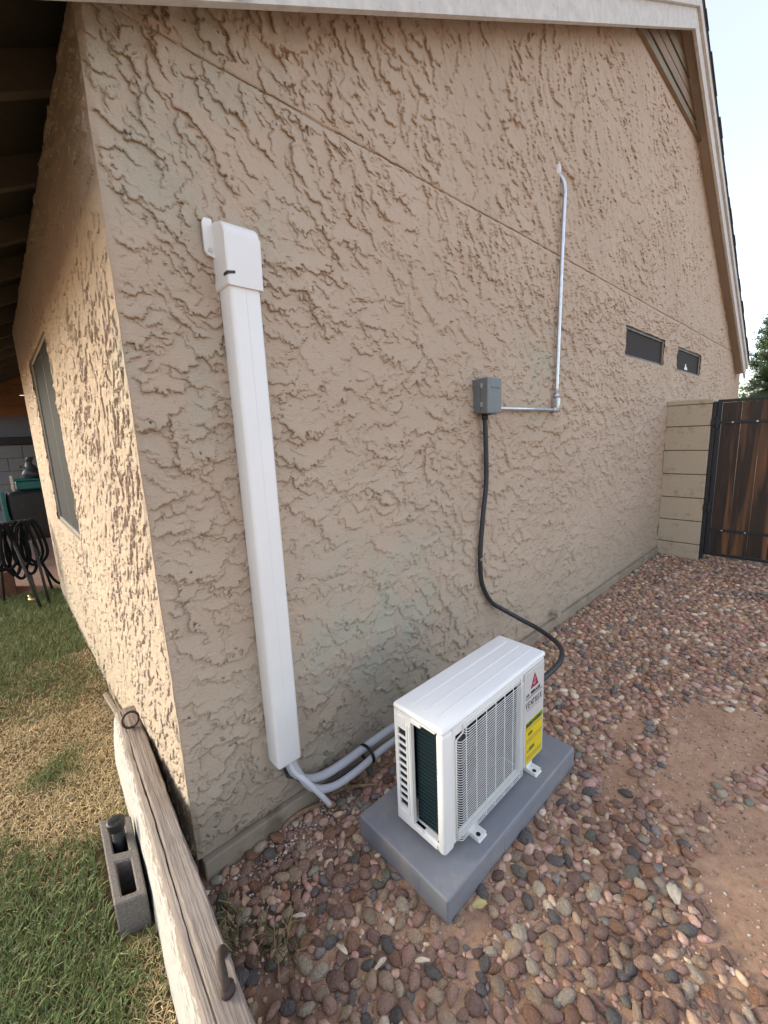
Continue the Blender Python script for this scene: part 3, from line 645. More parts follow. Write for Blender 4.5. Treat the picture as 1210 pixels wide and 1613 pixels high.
# ================================================================== PILASTER AND GATE
def pilaster(y0, y1, label):
    t = thing('block_pilaster', label, 'pillar', (5.14, (y0 + y1) / 2, 0), None)
    box('mortar_core', (4.962, 5.338, y0 + .008, y1 - .008, -.05, 1.585), M['mortar'], t, bev=0)
    zs = [-.06, .150, .395, .637, .881, 1.126, 1.369, 1.585]
    for z_a, z_b in zip(zs, zs[1:]): box('block', (4.95, 5.35, y0, y1, z_a + .005, z_b - .004), M['block'], t, bev=.004, seg=1)
    box('cap_block', (4.945, 5.355, y0 - .006, y1 + .003 if y1 < 0 else y1, 1.586, 1.632), M['block'], t, bev=.006, seg=1)
pilaster(-.385, -.006, 'tan concrete block pillar standing between the house wall and the gate')
gt = thing('wooden_gate', 'dark stained plank gate in a black steel frame beside the block pillar', 'gate', (5.0, -1.05, .05))
GY0, GY1 = -1.78, -.462; GX = 5.0
boxes('steel_frame', [(GX - .012, GX + .03, GY1 + .004, GY1 + .040, .05, 1.615), (GX - .012, GX + .03, GY0 - .04, GY0 - .004, .05, 1.615), (GX - .010, GX + .028, GY0 - .003, GY1 + .003, 1.588, 1.614), (GX - .010, GX + .028, GY0 - .003, GY1 + .003, .05, .078)], M['steel'], gt, bev=.003)
nb = 9; bw = (GY1 - GY0) / nb
for i in range(nb):
    y1 = GY1 - i * bw; box('plank', (GX - .014 + random.uniform(-.003, .003), GX + .006, y1 - bw + .0016, y1 - .0016, .082, 1.584), M['gate'], gt, bev=.003, seg=1)
for z in (1.395, .325):
    sr = box('strap', (GX - .026, GX - .0185, GY0, GY1 + .035, z - .014, z + .014), M['steel'], gt, bev=.002)
    for k in range(7):
        y = GY1 - .09 - k * .18; bm = bmesh.new(); bm_tube(bm, [(GX - .025, y, z), (GX - .032, y, z)], .008, 8); obj('bolt', fin(bm), M['bolt'], sr)
pst = thing('gate_post', 'black square steel gate post with hinges against the block pillar', 'post', (4.99, -.405, 0))
box('post', (4.965, 5.02, -.418, -.3875, -.05, 1.60), M['steel'], pst, bev=.004)
for z in (1.40, .55): 
    bm = bmesh.new(); bm_tube(bm, [(4.955, -.432, z - .05), (4.955, -.432, z + .05)], .014, 10); bm_box(bm, 4.945, 4.968, -.455, -.385, z - .025, z + .025, bev=.003); obj('hinge', fin(bm), M['steel'], pst)

# ================================================================== GARDEN EDGE: BEAM, BLOCK, HARDWARE
bmz = .30
def beam_c(y): return -.045 + .062 * y                          # x of the right upper arris
sec = [(.0, .0, 0), (.001, .15, 0), (.001, .294, 0), (-.004, .300, 0), (-.047, .3015, 0), (-.0525, .3005, 0), (-.0545, .286, 0), (-.0565, .300, .1), (-.070, .2985, .3), (-.077, .290, .7), (-.084, .262, .9), (-.094, .18, 1), (-.100, .08, 1), (-.103, -.02, 1)]
ys = np.linspace(-1.5, .70, 150); Vv = []; pt = []
for y in ys:
    for i, (dx, z, p) in enumerate(sec):
        wig = (float(fbm(np.array([y * 3.0]), np.array([i * .35]), 60, 3)[0]) - .5) * .007 + (float(vnoise(np.array([y * 30.]), np.array([i * 1.7]), 61)[0]) - .5) * .0035
        gro = 1.0
        if i == 6: gro = max(0, float(vnoise(np.array([y * 2.0]), np.array([0.]), 62)[0]) * 1.4 - .1)
        zz = z if i != 6 else .3005 - .014 * gro
        Vv.append((beam_c(y) + dx * (1 + .12 * max(0, -y)) + wig, y, zz + wig * .6 - .02 * max(0, -y - .2) * 0)); pt.append(p * .47)
n = len(sec); F = [(i * n + k, i * n + k + 1, (i + 1) * n + k + 1, (i + 1) * n + k) for i in range(len(ys) - 1) for k in range(n - 1)]
F += [tuple(range(n))[::-1], tuple((len(ys) - 1) * n + k for k in range(n))]
me = pydata(Vv, F); vcol(me, 'paint', np.array(pt)); beam = obj('garden_beam', me, M['beam'], None, False)
tag(beam, 'long weathered timber beam with flaking white paint edging the lawn', 'beam')
bt = bmesh.new(); cx = beam_c(.52) - .030
e1, e2 = Vector((.97, .12, .1)).normalized(), Vector((-.1, .55, .83)).normalized(); rc = Vector((cx, .525, .306)) + e2 * .030
bm_tube(bt, [rc + (e1 * math.cos(t) + e2 * math.sin(t)) * .029 for t in np.linspace(-1.45, 4.65, 28)], .0048, 8); bm_tube(bt, [rc - e2 * .026, (cx, .52, .27)], .0055, 8)
tag(obj('eye_bolt', fin(bt), M['iron'], None, True), 'rusty iron ring screwed into the far end of the beam', 'eye bolt')
bt = bmesh.new(); yh = -.52; hx = beam_c(yh) - .022
bm_tube(bt, spline([(hx - .006, yh - .03, .285), (hx - .006, yh - .03, .315), (hx - .004, yh - .012, .332), (hx + .002, yh + .018, .336), (hx + .012, yh + .036, .322), (hx + .016, yh + .038, .30), (hx + .016, yh + .036, .28)], 6), .0088, 10)
bm_tube(bt, [(hx - .004, yh - .030, .300), (hx - .004, yh - .030, .316)], .015, 10)
tag(obj('iron_hook', fin(bt), M['iron'], None, True), 'rusty iron staple hammered into the near end of the beam', 'staple')
# hollow block
cb = thing('cinder_block', 'small hollow concrete block standing in the grass beside the beam', 'block', (-.185, .1, .05))
tl = np.array([(-.2146, .297), (-.131, .240), (-.158, -.084), (-.234, -.056)])
def bl(u, v, z): p = (tl[0] * (1 - u) + tl[1] * u) * (1 - v) + (tl[3] * (1 - u) + tl[2] * u) * v; return (p[0], p[1], z)
bm = bmesh.new(); us = [0, .27, .73, 1]; vs_ = [0, .09, .46, .57, .93, 1]; zt, zb = .165, -.03
G = {}
def gv(i, j, z):
    if (i, j, z) not in G: G[(i, j, z)] = bm.verts.new(bl(us[i], vs_[j], z))
    return G[(i, j, z)]
for i in range(3):
    for j in range(5):
        hole = i == 1 and j in (1, 3)
        for z in (zt, zb):
            if not hole: bm.faces.new([gv(i, j, z), gv(i, j + 1, z), gv(i + 1, j + 1, z), gv(i + 1, j, z)])
        if hole:
            q = [(i, j), (i, j + 1), (i + 1, j + 1), (i + 1, j)]
            for a_, b_ in zip(q, q[1:] + q[:1]): bm.faces.new([gv(*a_, zt), gv(*b_, zt), gv(*b_, zb), gv(*a_, zb)])
for i in range(3):
    for j in (0, 5): bm.faces.new([gv(i, j, zt), gv(i + 1, j, zt), gv(i + 1, j, zb), gv(i, j, zb)])
for j in range(5):
    for i in (0, 3): bm.faces.new([gv(i, j, zt), gv(i, j + 1, zt), gv(i, j + 1, zb), gv(i, j, zb)])
bmesh.ops.recalc_face_normals(bm, faces=bm.faces)
bmesh.ops.bevel(bm, geom=[e for e in bm.edges if len(e.link_faces) == 2 and e.calc_face_angle(0) > .5], offset=.004, segments=1, affect='EDGES')
obj('block_body', fin(bm), M['cinder'], cb)
hp = [Vector(bl(.5, .275, z)) for z in (-.02, .1, .212, .2125, .228, .2282)]
tp = thing('capped_tube', 'black plastic tube with a round cap in the hollow block', 'tube', hp[0])
bm = bmesh.new(); bm_tube(bm, hp[:3], .017, 16); obj('tube', fin(bm), M['black'], tp, True)
bm = bmesh.new(); bm_tube(bm, [hp[3] - Vector((0, 0, .012)), hp[3], hp[4], hp[4] + Vector((0, 0, .002))], [.0235, .0255, .0255, .022], 20); cp = obj('cap', fin(bm), M['black'], tp, False)
bm = bmesh.new()
for k in range(4): a_ = k * .8; bm_box(bm, -.016, .016, -.0012, .0012, 0, .0016, M=Matrix.Translation(hp[5] + Vector((0, 0, .0014))) @ Matrix.Rotation(a_, 4, 'Z'))
obj('cap_ribs', fin(bm), M['black'], cp)
tag(box('wooden_stake', (-.010, .010, -.25, .25, -.012, .012), plain('grey stake', (.24, .19, .15), .9, .3, 60), None, bev=.003, M=Matrix.Translation((-.03, 1.05, .10)) @ Matrix.Rotation(R(2), 4, 'Z') @ Matrix.Rotation(R(-3), 4, 'X')), 'thin grey wooden stake lying along the foot of the sunlit wall', 'stake')

# ================================================================== GRASS
def blades(n, x0, x1, y0, y1, seed, hmin, hmax):
    r = np.random.default_rng(seed); x = r.uniform(x0, x1, n); y = r.uniform(y0, y1, n)
    lim = np.where(y < .72, beam_c(y) - .10, -.012); ok = x < lim
    ok &= ~((x > -.245) & (x < -.125) & (y > -.10) & (y < .30))
    x, y = x[ok], y[ok]; n = len(x)
    pn = fbm(x * 3.5, y * 3.5, 91, 3); dry = np.clip((y - .10 + (pn - .5) * 1.7) / .6, 0, 1) * np.clip((2.25 + (pn - .5) * 1.6 - y) / .7, 0, 1)
    dry = np.maximum(dry, np.clip((pn - .66) * 6, 0, 1) * (y < .3)); dry = np.maximum(dry, np.clip(1 - np.hypot((x + .19) / .09, (y + .35) / .16), 0, 1) * 1.4)
    dry = np.maximum(dry, np.clip(1 - np.abs(x - (beam_c(y) - .12)) / .11, 0, 1) * .75 * (pn > .42) * (y < .9))
    isd = r.random(n) < np.clip(dry * .82 + .2, 0, 1)
    keep = ~(isd & (r.random(n) < .25)) ; x, y, isd, dry = x[keep], y[keep], isd[keep], dry[keep]; n = len(x)
    h = r.uniform(hmin, hmax, n) * np.where(isd, .75, 1.1); az = r.uniform(0, 2 * math.pi, n); ln = h * np.where(isd, r.uniform(.5, 1.6, n), r.uniform(.3, 1.1, n))
    w = r.uniform(.0007, .0018, n); z = LZ + (fbm(x * 4, y * 4, 21, 4) - .5) * .03 - .004
    d = np.stack([np.cos(az), np.sin(az)], 1); s = np.stack([-d[:, 1], d[:, 0]], 1) * w[:, None]
    b = np.stack([x, y], 1); m = b + d * ln[:, None] * .35; t = b + d * ln[:, None]
    hz = h * np.where(isd, .7, 1)
    P = np.empty((n, 5, 3)); P[:, 0, :2] = b - s; P[:, 1, :2] = b + s; P[:, 2, :2] = m + s * .8; P[:, 3, :2] = m - s * .8; P[:, 4, :2] = t
    P[:, 0, 2] = P[:, 1, 2] = z; P[:, 2, 2] = P[:, 3, 2] = z + hz * .65; P[:, 4, 2] = z + hz * np.where(ln > h, .55, 1)
    k = np.arange(n)[:, None] * 5; Q = k + np.array([[0, 1, 2, 3]]); T = k + np.array([[3, 2, 4]])
    g = np.array([.15, .195, .07]) * r.uniform(.6, 1.5, (n, 1)) + r.uniform(-.012, .03, (n, 1)) * np.array([1, .6, .1])
    dd = np.array([.60, .44, .215]) * r.uniform(.55, 1.25, (n, 1)) + r.uniform(0, .08, (n, 1)) * np.array([1, 1, .9])
    c = np.where(isd[:, None], dd, g); c = np.repeat(c[:, None, :], 5, 1)
    return P.reshape(-1, 3), Q, T, c.reshape(-1, 3)
parts = [blades(60000, -.75, .0, -.75, 1.3, 1, .014, .042), blades(36000, -.8, .0, 1.3, 3.9, 2, .016, .045), blades(26000, -3, -.75, -1.4, 3.9, 3, .025, .06)]
off = 0; Vs, Qs, Ts, Cs = [], [], [], []
for v, q, t, c_ in parts: Vs.append(v); Qs.append(q + off); Ts.append(t + off); Cs.append(c_); off += len(v)
me = np_mesh(np.concatenate(Vs), np.concatenate(Qs), np.concatenate(Ts)); vcol(me, 'Col', np.concatenate(Cs))
go = obj('grass', me, M['grass']); tag(go, 'patchy green and straw coloured lawn grass beside the wall', 'grass'); go['kind'] = 'stuff'

# ================================================================== GRAVEL
def stone_shape(seed, sub):
    bm = bmesh.new(); bmesh.ops.create_icosphere(bm, subdivisions=sub, radius=1); r = np.random.default_rng(seed)
    co = np.array([v.co for v in bm.verts]); nrm = co.copy()
    for k in range(9):                                            # random cuts give blunt facets
        d = r.normal(size=3); d /= np.linalg.norm(d); c_ = r.uniform(.58, .9); s_ = co @ d; over = np.clip(s_ - c_, 0, None); co -= np.outer(over * .8, d)
    ph = r.uniform(0, 6, 6); co *= (1 + .07 * np.sin(nrm[:, :1] * 3 + ph[0]) + .06 * np.sin(nrm[:, 1:2] * 4 + ph[1]) + .03 * np.sin(nrm[:, 2:] * 7 + ph[2]))
    sh = np.array([1, r.uniform(.6, .85), r.uniform(.42, .62)]); co *= sh
    co[:, 1] *= 1 + r.uniform(-.22, .22) * co[:, 0]
    F = np.array([[v.index for v in f.verts] for f in bm.faces]); bm.free(); return co, F
HI = [stone_shape(i, 2) for i in range(12)]; MD = [stone_shape(i, 2) for i in range(14)]; LO = [stone_shape(100 + i, 1) for i in range(8)]
r = np.random.default_rng(5); cell = .06; gridd = {}; S = []
def bare(x, y):
    """share of ground left without stones"""
    e = lambda cx, cy, ax, ay, rot=0: math.hypot(((x - cx) * math.cos(rot) + (y - cy) * math.sin(rot)) / ax, (-(x - cx) * math.sin(rot) + (y - cy) * math.cos(rot)) / ay)
    b = 0
    b = max(b, 1.6 - e(1.06, -1.29, .29, .19)); b = max(b, 1.5 - e(1.40, -1.30, .36, .20)); b = max(b, 1.6 - e(2.0, -1.03, .42, .17)); b = max(b, 1.35 - e(1.58, -1.0, .30, .15)); b = max(b, 1.5 - e(2.2, -1.6, .9, .3))
    b = max(b, 1.1 - e(1.32, -.80, .34, .10)); b = max(b, 1.05 - e(1.75, -.75, .30, .12)); b = max(b, 1.0 - e(2.3, -.74, .35, .12)); b = max(b, .8 - e(1.45, -.45, .2, .2)); b = max(b, .95 - e(.95, -.15, .6, .10)); b = max(b, 1.05 - e(.30, -.10, .30, .15)); b = max(b, .6 - e(2.0, -.3, .5, .12))
    b = max(b, .75 - e(.05, -.45, .16, .4)); b = max(b, 1.0 - e(.52, -.72, .1, .05)); b = max(b, .7 - e(.9, -.76, .3, .06))
    return b
def try_stone(x, y, rad, fr=.70):
    if x < beam_c(y) + .035 and y < .05: return False
    if .470 - rad * .75 < x < 1.315 + rad * .75 and -.658 - rad * .75 < y < -.258 + rad * .75: return False
    if y > -.028 - rad * .6 or x > 4.94 and y > -.4: return False
    gi, gj = int(x // cell), int(y // cell)
    for i in (-1, 0, 1):
        for j in (-1, 0, 1):
            for (a_, b_, c_) in gridd.get((gi + i, gj + j), ()):
                if (a_ - x) ** 2 + (b_ - y) ** 2 < ((c_ + rad) * fr) ** 2: return False
    gridd.setdefault((gi, gj), []).append((x, y, rad)); return True
NK = 75000; kk = np.arange(NK)
kx = np.where(kk < 36000, r.uniform(-.1, 1.9, NK), np.where(kk < 60000, r.uniform(1.6, 5.9, NK), r.uniform(-.1, 5.9, NK))); ky = np.where(kk < 60000, r.uniform(-2.4, -.03, NK), r.uniform(-1.4, -.03, NK))
KN = fbm(kx * 3.1, ky * 3.1, 44, 3); kz = soil_h(kx, ky)
RD = np.where(kk % 100 < 45, r.uniform(.0150, .0262, NK), r.uniform(.0055, .0135, NK)); RD = np.where((kx > 2.3) & (kk % 100 < 80), r.uniform(.013, .029, NK), RD)
for k in np.argsort(-(RD > .0145).astype(float) - r.random(NK) * .5):            # larger stones settle first, small ones fill in
    x, y, rad = float(kx[k]), float(ky[k]), float(RD[k])
    if r.random() < bare(x, y) * 1.25 + (KN[k] - .585) * 1.8: continue
    if try_stone(x, y, rad): S.append((x, y, rad, r.choice(7, p=STONEW), r.uniform(0, 6.28), r.normal(0, .22), r.normal(0, .22), float(kz[k])))
P = np.array([(s[0], s[1], .01) for s in S]); px, py_, dep = project(P); rad = np.array([s[2] for s in S])
scr = rad / np.maximum(dep, .1); inside = (px > 5) & (px < 1205) & (py_ > 0) & (py_ < 1606) & (dep > 0)
order = np.argsort(-scr * inside)[:300]; big = set(order.tolist())
def stone_M(s):
    x, y, q, ci, a_, t1, t2, hz = s
    return Matrix.Translation((x, y, hz + q * .16)) @ Matrix.Rotation(t1, 4, 'X') @ Matrix.Rotation(t2, 4, 'Y') @ Matrix.Rotation(a_, 4, 'Z') @ Matrix.Scale(q * 1.22, 4)
HM = {}
for i in order:
    s = S[i]; vi = int(r.integers(12)); key = (vi, s[3])
    if key not in HM:
        co, F = HI[vi]; HM[key] = np_mesh(co, None, F); HM[key].polygons.foreach_set('use_smooth', np.ones(len(F), bool)); HM[key].materials.append(MS[s[3]])
    o = bpy.data.objects.new('river_stone', HM[key]); COL.objects.link(o); o.matrix_world = stone_M(s)
    pl_ = 'between the timber beam and the grey pad' if s[0] < .47 else 'in front of the grey pad' if s[0] < .95 else 'right of the grey pad by the bare soil'
    sz_ = 'large' if s[2] > .0225 else 'small' if s[2] < .0188 else 'medium sized'
    tag(o, '%s %s river stone lying %s' % (sz_, STONEC[s[3]][0], pl_), 'stone', '%s %s river stones %s' % (sz_, STONEC[s[3]][0], pl_))
VV, FF, CC = [], [], []; off = 0
def emit(co, F, Mx, c_):
    global off
    m3 = np.array(Mx)[:3, :3]; t3 = np.array(Mx)[:3, 3]; VV.append(co @ m3.T + t3); FF.append(F + off); off += len(co); CC.append(np.repeat(np.array(c_)[None], len(co), 0))
for i, s in enumerate(S):
    if i in big: continue
    co, F = (MD[r.integers(14)] if dep[i] < 2.3 and inside[i] else LO[r.integers(8)])
    emit(co, F, stone_M(s), np.array(STONEC[s[3]][1]) * r.uniform(.7, 1.3) * np.array([1, r.uniform(.94, 1.04), r.uniform(.92, 1.05)]))
NK = 9000; kk = np.arange(NK)                                       # grit and chips between the stones
kx = np.where(kk < 7000, r.uniform(-.1, 2.6, NK), r.uniform(-.1, 5, NK)); ky = r.uniform(-1.6, -.03, NK)
kx = np.where(kk > 7600, r.normal(.3, .16, NK), kx); ky = np.where(kk > 7600, -.03 - np.abs(r.normal(0, .12, NK)), ky); kz = soil_h(kx, ky)
for k in range(NK):
    x, y = float(kx[k]), float(ky[k])
    if x < beam_c(y) + .01 or (.465 < x < 1.32 and -.665 < y < -.25): continue
    q = r.uniform(.0025, .0075); c_ = STONEC[r.choice(7, p=STONEW)][1] if r.random() < (.93 if k < 7600 else .75) else (.62, .58, .52)
    emit(*LO[r.integers(8)], Matrix.Translation((x, y, float(kz[k]) + q * .2)) @ Matrix.Rotation(r.uniform(0, 6), 4, 'Z') @ Matrix.Scale(q, 4), np.array(c_) * r.uniform(.7, 1.25))
me = np_mesh(np.concatenate(VV), None, np.concatenate(FF)); vcol(me, 'Col', np.concatenate(CC)); gv_ = obj('gravel', me, M['stones'], None, True)
tag(gv_, 'mixed brown and grey river gravel scattered over reddish soil', 'gravel'); gv_['kind'] = 'stuff'

# ---- litter
def strip(name, pts, w, m, label, cat, curl=.004, group=None):
    P_ = spline(pts, 6); V_, F_ = [], []
    for i, p in enumerate(P_):
        t = (P_[min(i + 1, len(P_) - 1)] - P_[max(i - 1, 0)]).normalized(); s_ = t.cross(Vector((0, 0, 1))).normalized(); u = i / (len(P_) - 1); ww = w * (.25 + .75 * math.sin(math.pi * min(max(u, .06), .94)))
        for k, (a_, h_) in enumerate(((-1, curl), (-.4, 0), (.4, 0), (1, curl))): V_.append(p + s_ * ww * a_ + Vector((0, 0, h_)))
    F_ = [(i * 4 + k, i * 4 + k + 1, i * 4 + k + 5, i * 4 + k + 4) for i in range(len(P_) - 1) for k in range(3)]
    me = pydata(V_, F_); o = obj(name, me, m, None, True); md = o.modifiers.new('s', 'SOLIDIFY'); md.thickness = .0012; return tag(o, label, cat, group)
strip('dry_leaf', [(.28, -.045, .012), (.34, -.04, .018), (.40, -.05, .014), (.47, -.075, .012)], .009, M['straw'], 'long curled brown leaf strip lying against the foot of the wall', 'leaf')
strip('dry_leaf', [(.49, -.05, .012), (.55, -.075, .02), (.60, -.105, .016), (.66, -.15, .012)], .006, M['straw'], 'thin curled tan leaf near the grey pad below the pipes', 'leaf')
strip('dry_leaf', [(.985, -1.10, .018), (1.01, -1.085, .026), (1.04, -1.075, .02)], .018, M['straw2'], 'pale cream leaf lying on the gravel in front of the bare soil', 'leaf')
strip('dry_leaf', [(.545, -.69, .03), (.565, -.70, .034), (.585, -.712, .03)], .012, M['leaf_y'], 'small yellow leaf on the stones by the pad corner', 'leaf')
for i, (x, y) in enumerate(((.18, -.36), (.21, -.52), (.28, -.60), (.33, -.66))):
    a_ = r.uniform(0, 6); strip('wood_chip', [(x, y, .03), (x + .015 * math.cos(a_), y + .015 * math.sin(a_), .034), (x + .04 * math.cos(a_), y + .04 * math.sin(a_), .03)], .006, M['straw2'], 'small pale wood chip lying on stones between beam and pad', 'wood chip', .002, 'pale wood chips')
# weed tuft by the beam
wv = []
def tuft(cx, cy, n, hmax, label):
    bm = bmesh.new()
    for k in range(n):
        a_ = r.uniform(0, 6.28); h_ = r.uniform(.4, 1) * hmax; l_ = r.uniform(.4, 1.3) * hmax; b = Vector((cx + r.normal(0, .02), cy + r.normal(0, .03), .0)); d_ = Vector((math.cos(a_), math.sin(a_), 0)); s_ = Vector((-d_.y, d_.x, 0)) * .0014
        p = [b, b + d_ * l_ * .3 + Vector((0, 0, h_ * .7)), b + d_ * l_ * .7 + Vector((0, 0, h_ * .85)), b + d_ * l_ + Vector((0, 0, h_ * .6))]
        q = [(bm.verts.new(x_ - s_ * f_), bm.verts.new(x_ + s_ * f_)) for x_, f_ in zip(p, (1, 1, .7, .2))]
        for u_, v_ in zip(q, q[1:]): bm.faces.new((u_[0], u_[1], v_[1], v_[0]))
    me = fin(bm); c_ = np.repeat(np.where(r.random((n, 1)) < .45, np.array([[.34, .27, .13]]), np.array([[.10, .12, .04]])), 8, 0); vcol(me, 'Col', c_[:len(me.vertices)]); tag(obj('weed', me, M['grass']), label, 'weed')
tuft(.10, -.36, 34, .085, 'wispy weed growing in the gravel beside the beam'); tuft(.02, -.22, 40, .07, 'low weed between the beam and the wall corner')

# ================================================================== BEHIND THE GATE
def leaf_cloud(pts, size, cols, r, up=.3):
    n = len(pts); d = r.normal(size=(n, 3)); d /= np.linalg.norm(d, axis=1)[:, None]; e = np.cross(d, r.normal(size=(n, 3))); e /= np.linalg.norm(e, axis=1)[:, None]
    L_ = size * r.uniform(.6, 1.3, (n, 1)); V_ = np.stack([pts - d * L_, pts + e * L_ * .3, pts + d * L_, pts - e * L_ * .3], 1).reshape(-1, 3)
    c_ = cols[r.integers(len(cols), size=n)] * r.uniform(.6, 1.4, (n, 1)); me = np_mesh(V_, np.arange(n * 4).reshape(-1, 4)); vcol(me, 'Col', np.repeat(c_, 4, 0)); return me
def conifer(x, y, h, rb, label, seed):
    r = np.random.default_rng(seed); t = thing('pine_tree', label, 'tree', (x, y, 0), None)
    bm = bmesh.new(); bm_tube(bm, [(x, y, 0), (x + .05, y, h * .5), (x, y + .04, h * .97)], [.13, .08, .015], 8); ps = []
    for k in range(95):
        z = h * (.15 + .83 * (k / 94)) + r.normal(0, .05); R_ = rb * (1 - z / h) ** .75 * r.uniform(.55, 1.1) + .10; a_ = r.uniform(0, 6.28); dv = Vector((math.cos(a_), math.sin(a_), r.uniform(.05, .5)))
        bm_tube(bm, [(x, y, z), Vector((x, y, z)) + dv * R_], [.02, .006], 5); q = r.uniform(.25, 1.05, (150, 1)); ps.append(np.array([[x, y, z]]) + np.array(dv)[None] * R_ * q + r.normal(0, .07, (150, 3)))
    obj('trunk', fin(bm), M['dark_wood'], t); obj('crown', leaf_cloud(np.concatenate(ps), .06, np.array([[.05, .085, .035], [.08, .12, .05], [.035, .06, .03]]), r), M['leaves'], t)
conifer(22, .95, 5.2, 1.25, 'tall dark green pine tree far behind the gate', 3)
def fronds(x, y, z, n, L, label, seed, cat='palm'):
    r = np.random.default_rng(seed); t = thing('palm_bush', label, cat, (x, y, 0)); bm = bmesh.new(); bm_tube(bm, [(x, y, 0), (x, y, z)], [.12, .09], 10); obj('trunk', fin(bm), M['dark_wood'], t); V_, C_ = [], []
    for k in range(n):
        a_ = r.uniform(0, 6.28); el = r.uniform(-.1, 1.35); l_ = L * r.uniform(.75, 1.1); g = r.uniform(.6, 1.35)
        c_ = (np.array([.075, .115, .045]) if r.random() < .8 else np.array([.16, .17, .085])) * g; p = Vector((x, y, z)); d = Vector((math.cos(a_) * math.cos(el), math.sin(a_) * math.cos(el), math.sin(el)))
        for i in range(22):
            st_ = l_ / 22; p2 = p + d * st_; d = (d + Vector((0, 0, -.045))).normalized(); s_ = d.cross(Vector((0, 0, 1))).normalized(); lf = .17 * math.sin(math.pi * (i + 1.5) / 24) + .02
            for sg in (-1, 1):
                tip = p + s_ * sg * lf + d * lf * .6 + Vector((0, 0, .03 - lf * .1)); V_ += [p, p + d * .012, tip + d * .006, tip]; C_ += [c_ * r.uniform(.8, 1.2)] * 4
            p = p2
    me = np_mesh(np.array([tuple(v) for v in V_]), np.arange(len(V_)).reshape(-1, 4)); vcol(me, 'Col', np.array(C_)); obj('crown', me, M['leaves'], t)
fronds(9.7, -.50, 1.93, 150, .56, 'feathery green palm bush just behind the wooden gate', 4)
fronds(11.5, -1.7, 1.9, 50, .9, 'larger palm bush farther behind the wooden gate', 6)

# ================================================================== PATIO BEHIND THE CORNER
bw_ = thing('garden_wall', 'grey concrete block wall at the back of the patio', 'wall', (0, 8.1, 0))
box('mortar_core', (-3.2, 3.2, 8.012, 8.19, .05, 1.52), M['mortar'], bw_, bev=0)
bk = None
for row in range(7):
    for c_ in range(16):
        x = -3.2 + c_ * .41 + (.205 if row % 2 else 0); o = box('block', (x + .004, x + .406, 8.0, 8.1, .05 + row * .21 + .004, .05 + row * .21 + .206), M['greyblock'], bw_, bev=.004, seg=1) if bk is None else None
        if bk is None: bk = o; bx0 = x
        else:
            o = bk.copy(); COL.objects.link(o); o.location = (x - bx0, 0, row * .21)
box('cap', (-3.2, 3.3, 7.99, 8.2, 1.53, 1.655), M['black'], bw_, bev=.005)  # black strip standing for the shadow at the wall's cap
ps_ = thing('plank_screen', 'brown wooden plank screen hanging under the patio roof', 'screen', (0, 7.6, 1.95))
for k in range(6): box('plank', (-2.5, 3, 7.58 + .01 * (k % 2), 7.62 + .01 * (k % 2), 1.96 + k * .165, 1.96 + k * .165 + .158), M['cedar'], ps_, bev=.004, seg=1)
tag(box('shade_panel', (-3, 3.2, 8.32, 8.36, 1.3, 2.3), M['bluepanel'], None), 'blue grey panel behind the garden wall', 'panel')
def blob_box(name, b, m, parent, seed, amp=.02):
    bm = bmesh.new(); bm_box(bm, *b, bev=min(b[1] - b[0], b[3] - b[2]) * .12, seg=3); bmesh.ops.subdivide_edges(bm, edges=bm.edges, cuts=2, use_grid_fill=True)
    for v in bm.verts: v.co += Vector((math.sin(v.co.z * 17 + seed + v.co.y * 9), math.sin(v.co.x * 15 + v.co.z * 8 + seed), 0)) * amp * .5
    return obj(name, fin(bm), m, parent, True)
gr = thing('covered_grill', 'black covered grill standing on the patio', 'grill', (-.02, 5.35, .05))
blob_box('cover', (-.255, .33, 5.15, 5.6, .36, .955), M['tarp'], gr, 1)
boxes('leg', [(-.22, -.19, 5.2, 5.23, .05, .37)], M['steel'], gr); boxes('leg', [(.25, .28, 5.2, 5.23, .05, .37)], M['steel'], gr); boxes('side_frame', [(-.30, -.26, 5.14, 5.5, .62, .95)], M['teal'], gr, bev=.006)
tb = thing('teal_tub', 'teal plastic tub sitting on the covered grill', 'tub', (.0, 5.35, .96))
bm = bmesh.new(); bm_box(bm, -.15, .18, 5.22, 5.5, .962, 1.07, bev=.02); obj('tub', fin(bm), M['teal'], tb); boxes('rim', [(-.16, .19, 5.21, 5.51, 1.071, 1.09)], M['teal'], tb, bev=.005)
sk = thing('grey_bag', 'dark grey wrapped bundle on top of the teal tub', 'bag', (.01, 5.35, 1.09)); bm = bmesh.new()
bm_tube(bm, spline([(.02, 5.36, 1.092), (.02, 5.36, 1.15), (.015, 5.36, 1.22), (.02, 5.36, 1.28), (.025, 5.36, 1.325), (.025, 5.36, 1.345)], 4), [.06 + .03 * math.sin(i * .35 + .4) if i < 16 else .035 for i in range(21)], 14)
for v in bm.verts: v.co += Vector((math.sin(v.co.z * 40 + v.co.y * 30), math.cos(v.co.z * 35), 0)) * .008
obj('bundle', fin(bm), M['bag'], sk, True)
boxes('side_loop', [(-.09, -.055, 5.33, 5.39, 1.22, 1.245)], M['bag'], sk, bev=.005)
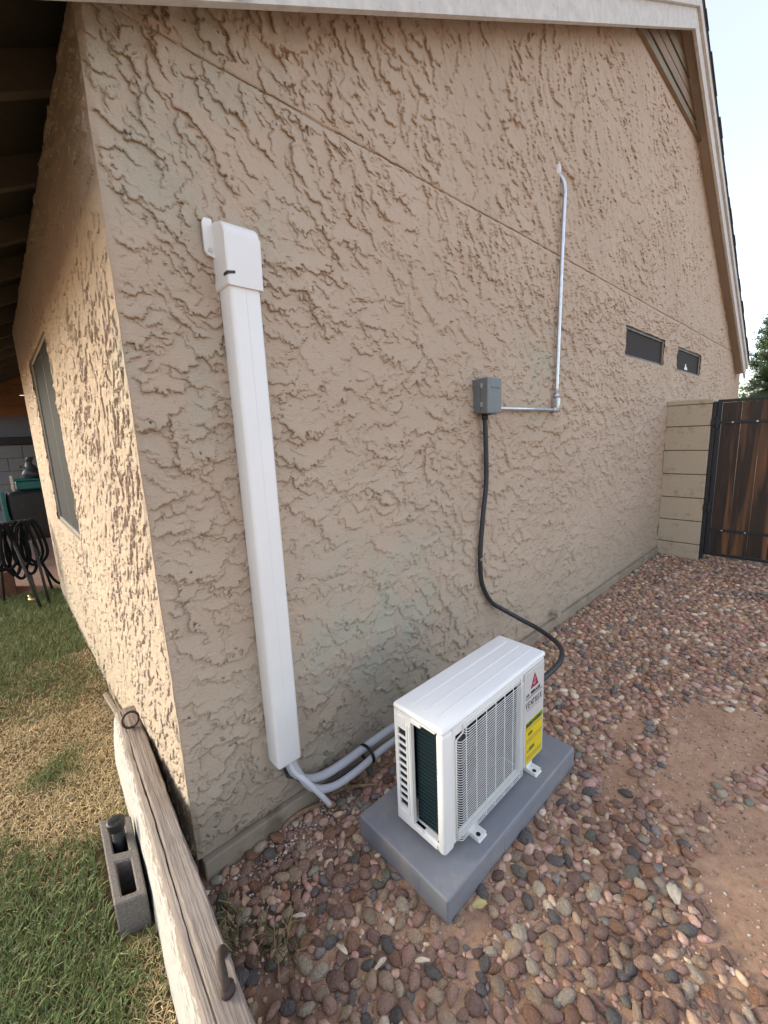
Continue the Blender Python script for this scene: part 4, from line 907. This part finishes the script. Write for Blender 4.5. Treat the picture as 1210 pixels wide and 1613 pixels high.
tag(box('stick', (-.19, -.165, 5.2, 5.24, .96, 1.14), M['straw2'], None), 'small pale tipped stick standing beside the teal tub', 'stick')
hs = thing('hose_stand', 'black metal stand holding a coiled hose at the lawn edge', 'hose stand', (-.22, 3.45, .06))
for p in ([(-.30, 3.60, .80), (-.18, 3.28, .03)], [(-.15, 3.62, .80), (-.12, 3.38, .03)], [(-.36, 3.60, .80), (-.42, 3.75, .03)], [(-.15, 3.66, .80), (-.06, 3.85, .05)]): tube('leg', p, .011, M['steel'], hs, 8, raw=True)
tube('cross_bar', [(-.40, 3.62, .80), (-.12, 3.62, .80)], .016, M['steel'], hs, 8, raw=True)
ho = thing('garden_hose', 'black garden hose hanging in loops on the metal stand', 'hose', (-.25, 3.55, .3)); hoser = np.random.default_rng(9)
for k in range(9):
    cx = -.42 + k * .036; bz = .36 + hoser.uniform(-.05, .07); w_ = .05 + hoser.uniform(0, .03); yo = 3.58 + hoser.uniform(-.04, .04)
    tube('loop', [(cx, yo, .80), (cx - w_ * .5, yo - .03, .74), (cx - w_ * .8, yo - .04, .5), (cx - w_ * .2, yo - .03, bz), (cx + w_ * .5, yo - .03, bz + .01), (cx + w_, yo - .02, .52), (cx + w_ * .6, yo, .74), (cx, yo, .81)], .0125, M['hosebk'], ho, 8)
tube('hose_end', [(-.12, 3.6, .42), (-.05, 3.62, .22), (.0, 3.72, .14), (.06, 3.8, .10)], .012, M['hosebk'], ho, 8)
tube('nozzle', [(-.21, 3.55, .33), (-.205, 3.54, .24), (-.20, 3.52, .16)], .014, M['bag'], ho, 8)
bm = bmesh.new(); bm_tube(bm, [(-.25, 3.5, .11), (-.21, 3.47, .105)], .014, 10); bm_tube(bm, [(-.235, 3.49, .10), (-.245, 3.5, .15)], .01, 8); obj('brass_coupling', fin(bm), M['brass'], ho, True)
tag(box('brick_planter', (-.62, -.32, 3.95, 4.35, .05, .30), plain('terracotta', (.13, .05, .03), .8, .2, 20), None, bev=.01), 'low dark terracotta planter box on the patio edge', 'planter')
